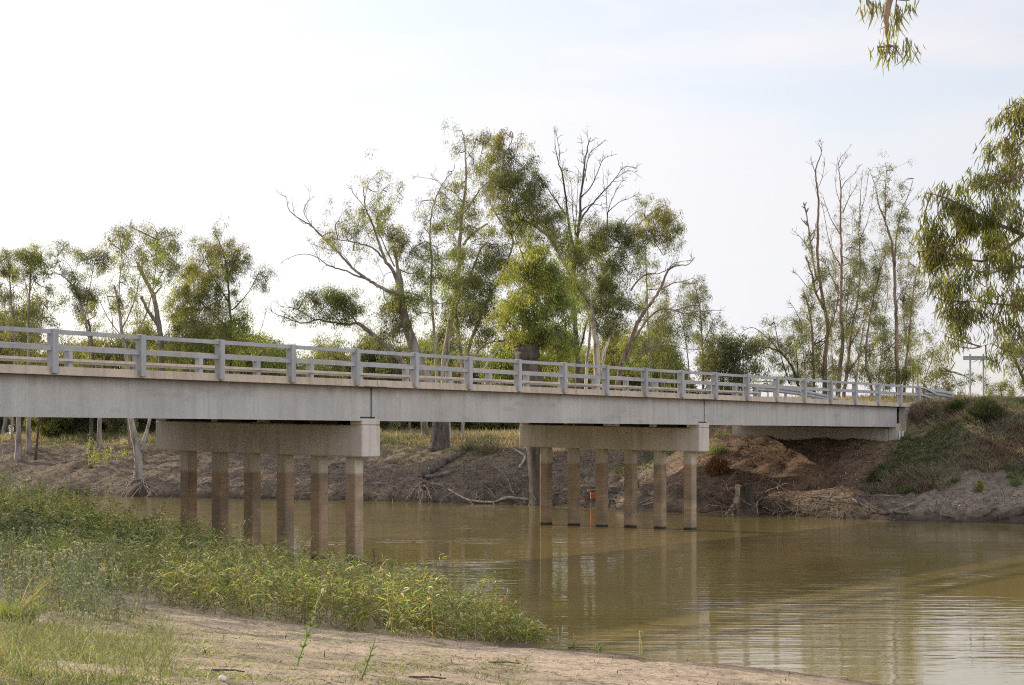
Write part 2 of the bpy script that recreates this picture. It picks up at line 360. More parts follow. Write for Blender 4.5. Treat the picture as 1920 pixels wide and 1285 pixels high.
m, t = mat('twig_wood'); a = N(t, 'ShaderNodeAttribute'); a.attribute_name = 'tint'; b = principled(t, Roughness=0.9); L(t, a.outputs['Color'], b.inputs['Base Color']); M['twig'] = m

# ground: albedo zones by vertex (sand, silt, clods, litter), fine variation in the shader
m, t = mat('river_bank_soil'); b = principled(t, Roughness=0.95); b.inputs['Specular IOR Level'].default_value = 0.2
a = N(t, 'ShaderNodeAttribute'); a.attribute_name = 'tint'
pos = mapping(t, (1, 1, 1), 'Position')
n1 = noise(t, 3.2, 6, 0.65, pos, 0.3); n2 = noise(t, 26, 5, 0.7, pos)
c = mixc(t, 0.75, a.outputs['Color'], ramp(t, [(0.34, (0.36, 0.34, 0.32)), (0.5, (0.95,)*3), (0.66, (1.28, 1.25, 1.2))], n1), 'MULTIPLY')
c = mixc(t, 0.8, c, ramp(t, [(0.33, (0.35, 0.33, 0.31)), (0.47, (0.95,)*3), (0.7, (1.2,)*3)], n2), 'MULTIPLY')
L(t, c, b.inputs['Base Color']); bump(t, n2, 0.7, 0.04, b); M['soil'] = m

# muddy water
m, t = mat('muddy_water'); b = principled(t, Roughness=0.03, IOR=1.33); b.inputs['Specular IOR Level'].default_value = 0.7
pos = mapping(t, (1, 1, 1), 'Position')
L(t, ramp(t, [(0.3, (0.178, 0.136, 0.042)), (0.7, (0.238, 0.184, 0.060))], noise(t, 0.12, 4, 0.6, pos)), b.inputs['Base Color'])
wv1 = noise(t, 1.0, 3, 0.5, mapping(t, (0.55, 2.9, 1), 'Position', (0, 0, math.radians(-38))))
wv2 = noise(t, 1.0, 2, 0.5, mapping(t, (1.5, 5.2, 1), 'Position', (0, 0, math.radians(-8))))
calm = ramp_f(t, 0.42, 0.6, noise(t, 0.11, 3, 0.5, mapping(t, (1, 1.6, 1), 'Position')), 0.85)
cm = N(t, 'ShaderNodeMath', operation='ADD'); L(t, calm, cm.inputs[0]); cm.inputs[1].default_value = 0.22
h1 = N(t, 'ShaderNodeMath', operation='MULTIPLY'); L(t, wv1, h1.inputs[0]); L(t, cm.outputs[0], h1.inputs[1])
h2 = N(t, 'ShaderNodeMath', operation='MULTIPLY_ADD'); L(t, wv2, h2.inputs[0]); h2.inputs[1].default_value = 0.13; L(t, h1.outputs[0], h2.inputs[2])
bump(t, h2.outputs[0], 1.0, 0.020, b); M['water'] = m

# ------------------------------------------------------------------ the setting: ground, water, road
def spaced(segs):
    out = [segs[0][0]]
    for a, b, s in segs:
        n = max(1, int(round((b-a)/s))); out += list(np.linspace(a, b, n+1)[1:])
    return np.array(out)
def geo(a, b, n): return list(a*(b/a)**(np.arange(1, n+1)/n))
xs = spaced([(-44, -26, .45), (-26, -10, .25), (-10, 8, .14), (8, 30, .28), (30, 44, .5)])
xs = np.concatenate([-np.array(geo(44, 2500, 22))[::-1], xs, geo(44, 2500, 22)])
ys = spaced([(-30, 6, 2), (6, 9, .3), (9, 30, .12), (30, 57, .45), (57, 106, .25), (106, 140, 1)])
ys = np.concatenate([-np.array(geo(30, 1500, 12))[::-1], ys, geo(140, 4000, 22)])
GX, GY = np.meshgrid(xs, ys); GZ = ground_z(GX, GY)
U, V = uv(GX, GY); un = np.interp(V, VN, UN); uf = np.interp(V, VF, UF); wv_ = U-uf; dn = un-U
C = np.zeros(GX.shape+(3,))
sand = np.array((0.51, 0.40, 0.29)); sand2 = np.array((0.36, 0.28, 0.205)); wet = np.array((0.15, 0.11, 0.08))
k = fbm(GX*0.5, GY*0.9, 61, 4)[..., None]; C[:] = sand*(1-k)+sand2*k
wet_k = sstep(0.25, 0.0, GZ - (fbm(GX*1.2, GY*1.2, 66, 3)-0.5)*0.2)[..., None]; C = C*(1-wet_k)+wet*wet_k
gk = (sstep(0.5, 0.62, fbm(GX*0.45, GY*0.7, 71, 4)) * sstep(5.0, 9.0, dn))[..., None]*0.5
C = C*(1-gk)+np.array((0.20, 0.17, 0.10))*gk
far = (U > 48)[..., None]
silt = np.array((0.165, 0.128, 0.098)); dark = np.array((0.085, 0.066, 0.052)); lit = np.array((0.25, 0.195, 0.145))
k2 = fbm(GX*0.35, GY*0.35, 81, 4)[..., None]; k3 = fbm(GX*1.4, GY*1.4, 83, 3)[..., None]
FC = dark*(1-k2)+silt*k2; FC = FC*(0.75)+lit*0.25*k3*1.6
clodz = (sstep(-40, -36, V)*sstep(-24, -28, V)*sstep(0, 2, wv_))[..., None]
FC = FC*(1-clodz) + (np.array((0.20, 0.135, 0.095))*(0.6+0.8*k3))*clodz
sandr = (sstep(-27, -22, V)*sstep(4.2, 2.0, wv_)*sstep(-0.2, 0.7, wv_))[..., None]
FC = FC*(1-sandr*0.8) + np.array((0.25, 0.205, 0.168))*sandr*0.8
grassy = (sstep(5.5, 8.5, wv_ + (k2[..., 0]-0.5)*5))[..., None]*0.8
FC = FC*(1-grassy) + (np.array((0.16, 0.145, 0.075))*(1-k3)+np.array((0.27, 0.215, 0.12))*k3)*grassy
wl = sstep(0.35, 0.05, GZ)[..., None]; FC = FC*(1-wl)+np.array((0.06, 0.047, 0.036))*wl
C = np.where(far, FC, C)
mb = MB(); nx, ny = len(xs), len(ys)
ii = (np.arange(ny-1)[:, None]*nx + np.arange(nx-1)[None, :]).ravel()
mb.add(np.stack([GX, GY, GZ], -1).reshape(-1, 3), np.stack([ii, ii+1, ii+nx+1, ii+nx], -1), C.reshape(-1, 3))
tag(mb.build('ground', M['soil'], smooth=True), kind='structure')
mb = MB(); mb.add([(-900, -700, 0), (900, -700, 0), (900, 900, 0), (-900, 900, 0)], [(0, 1, 2, 3)])
tag(mb.build('water', M['water']), kind='structure')

TILT = 0.021
def zc(v): return TILT*(-27.8 - v)
def uvbox(mb, u0, u1, v0, v1, z0, z1, tilt=True, c=None):
    p = []
    for z in (z0, z1):
        for (u, v) in ((u0, v0), (u1, v0), (u1, v1), (u0, v1)):
            x, y = xy(u, v); p.append((x, y, z + (zc(v) if tilt else 0)))
    # orientation: u x v axis pair is left-handed here
    q = [p[0], p[3], p[2], p[1], p[4], p[7], p[6], p[5]]
    mb.hexa(q, c)
def road(u0, u1, name='road'):
    mb = MB(); us = np.linspace(u0, u1, 20)
    for a, b_ in zip(us[:-1], us[1:]):
        p = [];
        for (u, v) in ((a, -34.9), (a, -28.2), (b_, -28.2), (b_, -34.9)):
            x, y = xy(u, v); p.append((x, y, 4.56 + zc(v)))
        mb.add(p, [(0, 1, 2, 3)])
    return tag(mb.build(name, M['asphalt']), kind='structure')
road(71.9, 400); road(-300, 15.6)

# ------------------------------------------------------------------ the bridge: one thing, with parts and sub-parts
UP1, UP2, UA, UL = 34.5, 52.75, 71.0, 16.25
VNr, VFr = -27.82, -35.28
bx, by = xy(UP1, VC)
bridge = empty('road_bridge', (bx, by, 0), 'long concrete road bridge on square piles crossing the muddy river', 'bridge')
spans = [(UL, UP1), (UP1, UP2), (UP2, UA)]
gv = np.linspace(VNr, VFr, 5)
for (a, b_) in spans:
    for i in range(4):
        mb = MB(); c0 = gv[i]; c1 = gv[i+1]
        wdt = 1.18
        if i == 0: v1, v0 = c0, c0-wdt
        elif i == 3: v0, v1 = c1, c1+wdt
        else: mid = (c0+c1)/2; v0, v1 = mid-wdt/2, mid+wdt/2
        n = 8; us = np.linspace(a+0.035, b_-0.035 if b_ != UA else b_-0.62, n+1)
        uvbox(mb, us[0], us[-1], v0, v1, 3.63, 4.497)
        mb.build('girder', M['girder'], bridge)
mb = MB(); uvbox(mb, UL-0.4, UA+0.75, VFr-0.16, VNr+0.16, 4.50, 4.585); deck = mb.build('deck', M['kerb'], bridge)
mb = MB(); uvbox(mb, UL-0.4, UA+0.75, VFr+0.45, VNr-0.45, 4.589, 4.63); mb.build('road_surface', M['asphalt'], deck)
for s, vv in ((1, VNr), (-1, VFr)):
    mb = MB(); o_, i_ = vv+s*0.2, vv-s*0.40
    cuts = [UL-0.4, UP1-0.012, UP1+0.012, UP2-0.012, UP2+0.012, UA+0.75]
    for a, b_ in zip(cuts[::2], cuts[1::2]):
        uvbox(mb, a, b_, min(o_, i_), max(o_, i_), 4.502, 4.68)
        uvbox(mb, a+0.002, b_-0.002, min(o_+s*0.025, o_-s*0.01), max(o_+s*0.025, o_-s*0.01), 4.505, 4.545)
    mb.build('kerb', M['kerb'], bridge)
    mb = MB(); vr = vv + s*0.20
    ua, ub = UL-0.2, 23.87+2.44*19.87
    uvbox(mb, ua, ub, vr-0.045, vr+0.05, 5.345, 5.435); uvbox(mb, ua, ub, vr-0.045, vr+0.05, 5.005, 5.098)
    railing = mb.build('railing', M['rail'], bridge)
    mb = MB(); uvbox(mb, ua, ub, vr-s*0.16-0.03, vr-s*0.16+0.03, 5.065, 5.135); mb.build('inner_rail', M['kerb'], railing)
    for kk in list(range(-3, 20)) + [19.87]:
        up = 23.87 + 2.44*kk; mb = MB()
        uvbox(mb, up-0.075, up+0.075, vr-0.1, vr+0.1, 4.53, 5.45)
        po = mb.build('post', M['rail'], railing)
        mo = po.modifiers.new('bevel', 'BEVEL'); mo.width = 0.012; mo.segments = 1
    for up in (UP1, UP2):
        mb = MB(); uvbox(mb, up-0.55, up+0.35, min(vv+s*0.215, vv+s*0.25), max(vv+s*0.215, vv+s*0.25), 4.485, 4.512); mb.build('joint_plate', M['rubber'], railing)
for up in (UP1, UP2):
    mb = MB(); uvbox(mb, up-0.37, up+0.37, VFr+0.01, VNr+0.006, 2.70, 3.515)
    uvbox(mb, up-0.37, up+0.37, VNr-0.42, VNr+0.006, 3.5152, 3.700)
    uvbox(mb, up-0.372, up+0.372, VFr+0.02, VFr+0.42, 3.5152, 3.615)
    cap_ = mb.build('pier_cap', M['cap'], bridge); mo = cap_.modifiers.new('bevel', 'BEVEL'); mo.width = 0.03; mo.segments = 1
    for i in range(6):
        vp = -28.38 - i*1.19; mb = MB(); h = 0.175; ch = 0.03
        ring = [(-h, -h+ch), (-h+ch, -h), (h-ch, -h), (h, -h+ch), (h, h-ch), (h-ch, h), (-h+ch, h), (-h, h-ch)]
        vv_ = []
        for z in (-1.9, 2.72 + zc(vp)):
            for (du, dv) in ring: x, y = xy(up+du, vp+dv); vv_.append((x, y, z))
        mb.add(vv_, [(j, (j+1) % 8, 8+(j+1) % 8, 8+j) for j in range(8)])
        mb.build('pile', M['pile'], cap_)
    mb = MB(); uvbox(mb, up-0.45, up+0.14, VNr-0.3, VNr+0.011, 3.702, 3.735); uvbox(mb, up-0.034, up+0.034, VNr-0.9, VNr-0.05, 3.74, 4.495); mb.build('joint_filler', M['rubber'], cap_)
    for i in range(4):
        vb = [-29.1, -30.6, -32.5, -34.2][i]
        for du in (-0.2, 0.2):
            mb = MB(); uvbox(mb, up+du-0.13, up+du+0.13, vb-0.42, vb+0.42, 3.517, 3.628); mb.build('bearing', M['rubber'], cap_)
for (ue, sg) in ((UA, 1), (UL, -1)):
    mb = MB(); a, b_ = sorted((ue-sg*0.75, ue+sg*0.1)); uvbox(mb, a, b_, VFr-0.35, VNr-0.35, 1.4, 3.55)
    a, b_ = sorted((ue-sg*0.25, ue+sg*0.2)); uvbox(mb, a, b_, VFr+0.05, VNr-0.3, 3.552, 4.48)
    ab = mb.build('abutment', M['cap'], bridge)
    for vv in (VNr, VFr):
        mb = MB(); a, b_ = sorted((ue-sg*0.04, ue+sg*1.5))
        p = []
        for (u, v, z) in ((a, vv-0.14, 3.0), (b_, vv-0.14, 4.0), (b_, vv+0.17, 4.0), (a, vv+0.17, 3.0), (a, vv-0.14, 4.482), (b_, vv-0.14, 4.75), (b_, vv+0.17, 4.75), (a, vv+0.17, 4.482)):
            x, y = xy(u, v); p.append((x, y, z+zc(v)))
        p = [p[0], p[3], p[2], p[1], p[4], p[7], p[6], p[5]]
        mb.hexa(p); mb.build('wing_wall', M['cap'], ab)
    mb = MB(); a, b_ = sorted((ue-sg*0.70, ue-sg*0.08)); uvbox(mb, a, b_, VNr-0.33, VNr+0.02, 2.6, 3.78); mb.build('corner_block', M['cap'], ab)
    for du in (-0.5, -0.12):
        x, y = xy(ue+sg*du, VNr+0.07); mb = MB(); mb.tube([(x, y, 2.75), (x, y, 3.45)], 0.035, 8); mb.build('drain_pipe', M['white'], ab)

# ------------------------------------------------------------------ guardrails and sign on the approach
def wbeam(mb, pts, zt):
    prof = [(0, 0), (0.05, -0.06), (0.05, -0.11), (0, -0.155), (0.05, -0.20), (0.05, -0.25), (0, -0.31)]
    pts = np.asarray(pts, float); tang = unit(np.gradient(pts, axis=0)); nrm = np.stack([tang[:, 1], -tang[:, 0], 0*tang[:, 0]], -1)
    v = np.array([[p + n*q[0] + np.array((0, 0, q[1])) for q in prof] for p, n in zip(pts, nrm)]); m_, k_ = len(pts), len(prof)
    i = np.arange(m_-1)[:, None]*k_; j = np.arange(k_-1)[None, :]
    mb.add(v.reshape(-1, 3), np.stack([i+j, i+j+1, i+k_+j+1, i+k_+j], -1).reshape(-1, 4))
def guardrail(uvz, label, refl=()):
    P_ = np.array([(*xy(u, v), z) for u, v, z in uvz]); P_ = smooth_path(P_, 6)
    x, y = P_[0][:2]; g = empty('guardrail', (x, y, gz(x, y)), label, 'guardrail')
    mb = MB(); wbeam(mb, P_, 0); bm_ = mb.build('beam', M['steel'], g)
    so_ = bm_.modifiers.new('solid', 'SOLIDIFY'); so_.thickness = 0.006
    for i in range(2, len(P_)-1, 6):
        p = P_[i]; z0 = gz(p[0], p[1]); mb = MB(); mb.box((p[0]-.06, p[1]+0.06, z0-.3), (p[0]+.06, p[1]+.17, p[2]-0.02)); mb.build('post', M['steel'], g)
    for i in refl:
        p = P_[i]; mb = MB(); mb.box((p[0]-.06, p[1]-0.10, p[2]-0.21), (p[0]+.06, p[1]-0.065, p[2]-0.09)); mb.build('reflector', M['red'], g)
guardrail([(72.2, -35.6, 5.65), (75, -35.7, 5.62), (79, -36.0, 5.52), (83, -36.6, 5.38), (86, -37.2, 5.25)], 'galvanised guardrail with red reflectors beyond the far side railing', (5, 12, 19))
guardrail([(72.9, -27.55, 5.34), (74, -27.4, 5.32), (74.8, -27.3, 5.28), (75.4, -27.2, 5.22)], 'grey guardrail leading off the near end of the bridge railing', ())
x, y = xy(71.2, -27.6)
tr = empty('rail_end', (x, y, 4.6), 'pair of sloping steel strips joining the bridge railing to the guardrail', 'railing end')
for (z0, z1) in ((5.38, 5.12), (5.05, 4.82)):
    mb = MB(); P_ = smooth_path(np.array([(*xy(72.36, -27.62), z0), (*xy(72.9, -27.5), z0-0.05), (*xy(73.8, -27.35), z1)]), 4)
    mb.tube(P_, 0.055, 4); mb.build('strip', M['steel'], tr)

sx, sy = W(1831, 748, 86)[:2]; sz = gz(sx, sy)
sg = empty('road_sign', (sx, sy, sz), 'narrow grey sign board held up on two thin posts at the road edge', 'sign')
for px in (1819, 1844):
    p = W(px, 700, 86); mb = MB(); mb.tube([(p[0], 86, sz-0.3), (p[0], 86, W(0, 664, 86)[2])], 0.045, 8); mb.build('post', M['steel'], sg)
a = W(1805, 668, 86); b_ = W(1850, 675.5, 86)
mb = MB(); mb.box((a[0], 85.92, b_[2]), (b_[0], 85.95, a[2])); mb.box((a[0]+.01, 85.90, a[2]-.035), (b_[0]-.01, 85.919, a[2]-.01)); mb.box((a[0]+.01, 85.90, b_[2]+.01), (b_[0]-.01, 85.919, b_[2]+.035))
mb.build('board', M['steel'], sg)

# ------------------------------------------------------------------ trees
TONES = {0: (0.150, 0.165, 0.055), 1: (0.125, 0.142, 0.060), 2: (0.22, 0.245, 0.060), 3: (0.145, 0.160, 0.085), 4: (0.185, 0.185, 0.060), 5: (0.17, 0.21, 0.065)}
def leaf_cols(n, tone, r):
    base = np.array(TONES[tone]); v = np.exp(r.normal(0, 0.22, size=(n, 1)))
    hue = r.normal(0, 0.10, size=(n, 1)); c = base*v*np.hstack([1+hue, 1+hue*0.1, 1-hue*0.6])
    y = r.random(n) < 0.03; c[y] = np.array((0.22, 0.16, 0.07))*v[y]
    return np.clip(c, 0.01, 0.6)
def twigs_on(mb, P, r0, n, length, r, tint, depth=1, up=0.35):
    """bare side branches along a limb"""
    seg = unit(np.gradient(P, axis=0))
    for _ in range(n):
        i = int(r.integers(max(1, len(P)//4), len(P))); t_ = seg[min(i, len(P)-1)]
        side = unit(np.cross(t_, rdir(1, r)[0])); d = unit(t_*0.75 + side*0.8 + np.array((0, 0, up*r.random())))
        ln = length*(0.5+r.random())*(1.15-0.75*i/len(P)); k_ = 5
        q = [P[i]]; dd = d
        for j in range(k_): dd = unit(dd + r.normal(size=3)*0.22 + np.array((0, 0, 0.05))); q.append(q[-1]+dd*ln/k_)
        q = np.array(q); mb.tube(q, np.linspace(r0, r0*0.3, k_+1), 4, tint, cap=False)
        if depth > 0: twigs_on(mb, q, r0*0.6, 2, ln*0.5, r, tint, depth-1, up)
DENS = 2.7
FILL = 2.2
def tree(name, label, cat, Y, limbs, clumps, barkm, group=None, leaf=(0.125, 0.027), sprays=2.0, nleaf=50, dead=(), droop=0.9, dspread=1.0, seed=1,
         near=False, twig_t=(0.15, 0.12, 0.10), base_ground=True, spray_r=0.30, crown_name='crown', deadn=7, fill=FILL):
    r = np.random.default_rng(seed); s = Y/F
    Pall, Rall = [], []
    tb = MB(); bb = MB(); lb = MB()
    b0 = W(limbs[0][0][0][0], limbs[0][0][0][1], Y); zg = gz(b0[0], b0[1]) if base_ground else b0[2]
    for li, lm in enumerate(limbs):
        pts, r0, r1 = lm[:3]; off = lm[3] if len(lm) > 3 else None
        P = np.array([W(px, py, Y) for px, py in pts])
        if Pall:
            A = np.vstack(Pall); dd = np.hypot(A[:, 0]-P[0, 0], A[:, 2]-P[0, 2]); j = int(np.argmin(dd)); y0 = A[j, 1]
        else: y0 = Y
        ln = np.concatenate([[0], np.cumsum(np.linalg.norm(np.diff(P, axis=0), axis=1))])
        g = off if off is not None else (0.0 if li == 0 else r.uniform(-0.55, 0.55)*dspread)
        newY = y0 + g*ln
        fac = newY/Y; P[:, 0] *= fac; P[:, 2] = EYE + (P[:, 2]-EYE)*fac; P[:, 1] = newY
        if li == 0 and base_ground: P[0, 2] = min(P[0, 2], zg-0.25)
        Q = smooth_path(P, 5, 0.35*min(r0, 4)*s*0.35)
        kr = 1.0 if near else (0.8 if li == 0 else 0.62)
        rr = (r0*kr + (r1*min(kr, .8)-r0*kr)*np.linspace(0, 1, len(Q))**0.8)*s
        if li == 0 and base_ground: rr = rr*(1+0.45*np.exp(-np.arange(len(Q))/2.0))
        tb.tube(Q, rr, 9 if r0 > 4 else 6)
        Pall.append(Q); Rall.append(rr)
        if li in dead: twigs_on(bb, Q, max(r1*s*0.9, 0.012 if not near else 0.004), deadn, 0.085*ln[-1]+0.45, r, twig_t, 2 if ln[-1] > 2 else 1)
    A = np.vstack(Pall)
    if clumps and not near and fill:
        tns = [c_[5] for c_ in clumps]; cxy = np.array([c_[:2] for c_ in clumps], float)
        for li in range(len(limbs)):
            if li in dead: continue
            Q = Pall[li]; i0 = int(len(Q)*(0.55 if li == 0 else 0.35)); Lm = float(np.sum(np.linalg.norm(np.diff(Q[i0:], axis=0), axis=1)))
            n = int(Lm*fill)
            if n < 2: continue
            ii_ = r.integers(i0, len(Q), n); tt = (ii_-i0)/max(1, len(Q)-i0)
            ctr = Q[ii_] + r.normal(size=(n, 3))*np.array((.55, .55, .5))*(0.5+tt)[:, None]
            ppx = CX+F*ctr[:, 0]/ctr[:, 1]; ppy = HY-F*(ctr[:, 2]-EYE)/ctr[:, 1]; kk_ = ppy < 722; ctr = ctr[kk_]; ii_ = ii_[kk_]; n = len(ctr)
            if n < 2: continue
            for k_ in range(0, n, 2): bb.tube(smooth_path([Q[ii_[k_]], (Q[ii_[k_]]+ctr[k_])/2+r.normal(size=3)*.06, ctr[k_]], 3), np.linspace(.016, .006, 7), 3, twig_t, cap=False)
            nl = r.poisson(nleaf*.8, n)+2; idx = np.repeat(np.arange(n), nl); m_ = len(idx)
            o = ctr[idx] + r.normal(size=(m_, 3))*np.array((.14, .14, .17)); d = unit(rdir(m_, r)*.6+np.array((0, 0, -.9)))
            tn_ = tns[int(np.argmin(np.hypot(cxy[:, 0]-ppx.mean(), cxy[:, 1]-ppy.mean())))]
            bb.cur = 1; bb.kites(o, d, unit(np.cross(d, rdir(m_, r))), leaf[0]*np.exp(r.normal(0, .25, m_)), leaf[1], leaf_cols(m_, tn_, r)); bb.last = 1; bb.cur = 0
    for cl in clumps:
        px, py, rx, ry, dens, tone = cl[:6]
        c = W(px, py, Y); dd = np.hypot(A[:, 0]-c[0], A[:, 2]-c[2]); j = int(np.argmin(dd)); yc = A[j, 1] + r.normal()*0.5*rx*s
        RX, RY = rx*s, ry*s
        n = max(3, int((1.0 if near else DENS)*dens*sprays*math.pi*RX*RY/(spray_r*spray_r*4)))
        ns = 3 if near else 8
        sub = rdir(ns, r)*(0.3+0.85*r.random((ns, 1))); wsub = 0.22+0.36*r.random(ns)
        si = r.integers(0, ns, n)
        q = sub[si] + r.normal(size=(n, 3))*0.62*wsub[si][:, None]
        q[:, 2] -= 0.28*np.abs(r.normal(size=n))*r.random(n)
        ctr = np.array((c[0]*yc/Y, yc, EYE+(c[2]-EYE)*yc/Y)) + q*np.array((RX, min(max(RX, RY), 2.6)*0.9, RY))*(1.05 if near else 1.28)
        # uneven edge: push by low frequency noise
        # twigs from the limb to the sprays
        hub = np.array((c[0], yc, c[2] - 0.35*RY)); st = A[j]
        if dd[j] > 0.25*RX:
            mid = (st+hub)/2 + r.normal(size=3)*0.1*np.linalg.norm(hub-st); bb.tube(smooth_path([st, mid, hub], 4), np.linspace(max(0.035, 1.1*s) if not near else 0.012, 0.02 if not near else 0.006, 9), 5, twig_t, cap=False)
        sel = r.permutation(n)[:max(3, int(n*(0.45 if near else 0.14)))]
        for k_ in sel:
            e = ctr[k_]; src = hub + (e-hub)*0.15*r.random()
            mid = (src+e)/2 + np.array((0, 0, 0.12*np.linalg.norm(e-src))) + r.normal(size=3)*0.06*np.linalg.norm(e-src)
            bb.tube(smooth_path([src, mid, e], 3), np.linspace(0.018 if not near else 0.005, 0.006 if not near else 0.002, 7), 3, twig_t, cap=False)
        nl = r.poisson(nleaf, n)+2; idx = np.repeat(np.arange(n), nl); m_ = len(idx)
        sg = (0.75 if near else 0.42)*spray_r; o = ctr[idx] + r.normal(size=(m_, 3))*np.array((sg, sg, sg*0.95)) - np.array((0, 0, 1.0))*(np.abs(r.normal(size=(m_, 1)))*(0 if near else 0.13))
        out = unit(q[idx]+1e-6)
        d = unit(rdir(m_, r)*(1.15-droop*0.55) + np.array((0, 0, -droop)) + out*0.25)
        side = unit(np.cross(d, rdir(m_, r)))
        tn = np.array([tone if r.random() < 0.8 else (tone+1) % 2 for _ in range(n)])
        cc = leaf_cols(m_, tone, r)*np.exp(r.normal(0, 0.16 if near else 0.30, size=(n, 1)))[idx]
        ll = leaf[0]*np.exp(r.normal(0, 0.25, m_)); ww = leaf[1]*np.exp(r.normal(0, 0.2, m_))
        if near:
            bend = unit(np.cross(d, side))*(r.normal(size=(m_, 1))*0.25*leaf[0]) + side*(r.normal(size=(m_, 1))*0.28*leaf[0])
            bb.cur = 1; bb.strips(o, d, side, ll, ww, bend, cc, ((0, .12), (.22, .85), (.5, 1), (.8, .6), (1, .05)))
        else: bb.cur = 1; bb.kites(o, d, side, ll, ww, cc)
        bb.last = bb.cur; bb.cur = 0
    base = (b0[0], b0[1], zg); bb.cur = getattr(bb, 'last', 0)
    root = empty(name, base, label, cat, group)
    tb.build('trunk', M[barkm], root, smooth=True, loc=base)
    if bb.n or lb.n: bb.build(crown_name, [M['twig'], M['leaf']], root, loc=base)
    return root

# --- centre group
tree('leaning_gum', 'tall leaning gum tree with long bare dead limbs reaching out to the left', 'tree', 92,
     [([(822, 836), (826, 790), (812, 740), (790, 690), (772, 640), (757, 590), (750, 540), (747, 505)], 22, 7),
      ([(750, 540), (735, 505), (722, 488), (712, 460), (702, 430), (694, 410), (685, 390), (683, 370), (682, 350)], 6, 1.3),
      ([(747, 508), (742, 480), (736, 463)], 5.5, 3.0),
      ([(755, 560), (735, 550), (715, 540), (695, 528), (680, 518), (660, 502), (640, 480), (620, 460), (600, 440), (585, 425), (570, 415), (553, 405), (541, 392), (539, 378), (534, 366)], 6, 0.7),
      ([(684, 522), (665, 516), (650, 508), (630, 503), (612, 496), (598, 485), (580, 477), (555, 479), (529, 490)], 3.2, 0.5),
      ([(720, 485), (705, 470), (690, 461), (670, 456), (650, 452), (622, 448)], 3.5, 0.9),
      ([(597, 436), (582, 420), (570, 400), (573, 385), (580, 372), (582, 350)], 1.8, 0.4),
      ([(688, 395), (675, 378), (662, 362), (657, 350)], 1.8, 0.5),
      ([(684, 380), (690, 345), (705, 328), (718, 320)], 1.2, 0.5),
      ([(686, 388), (700, 375), (718, 371), (725, 360)], 1.2, 0.5),
      ([(740, 500), (725, 470), (712, 440), (706, 415)], 2.5, 1),
      ([(600, 492), (590, 470), (577, 448)], 1.2, 0.4),
      ([(660, 500), (640, 475), (615, 468), (585, 458)], 1.2, 0.4),
      ([(757, 590), (722, 560), (720, 520), (732, 510)], 1.6, 0.7)],
     [(700, 338, 25, 16, .45, 3), (722, 360, 22, 16, .5, 0), (705, 365, 20, 12, .5, 0), (640, 415, 28, 24, .55, 3), (660, 425, 25, 25, .7, 0), (622, 425, 20, 20, .5, 0), (690, 397, 16, 12, 1, 0), (708, 405, 22, 20, 1.4, 5), (725, 432, 24, 26, 1.4, 0), (740, 455, 20, 20, 1.1, 0), (765, 445, 25, 22, .9, 3), (640, 455, 35, 15, .55, 0), (665, 470, 20, 14, .35, 0),
      (745, 545, 24, 22, 1.3, 5), (735, 575, 26, 25, 1.3, 0), (755, 570, 25, 25, 1.3, 0), (715, 575, 18, 20, .7, 3), (740, 605, 22, 18, 1.1, 0), (775, 545, 25, 25, 1.1, 5), (790, 495, 22, 28, 1, 1), (745, 600, 18, 25, .8, 3)],
     'bark_skirt', dead=(3, 4, 6, 7, 11, 12), seed=11, sprays=3.0)
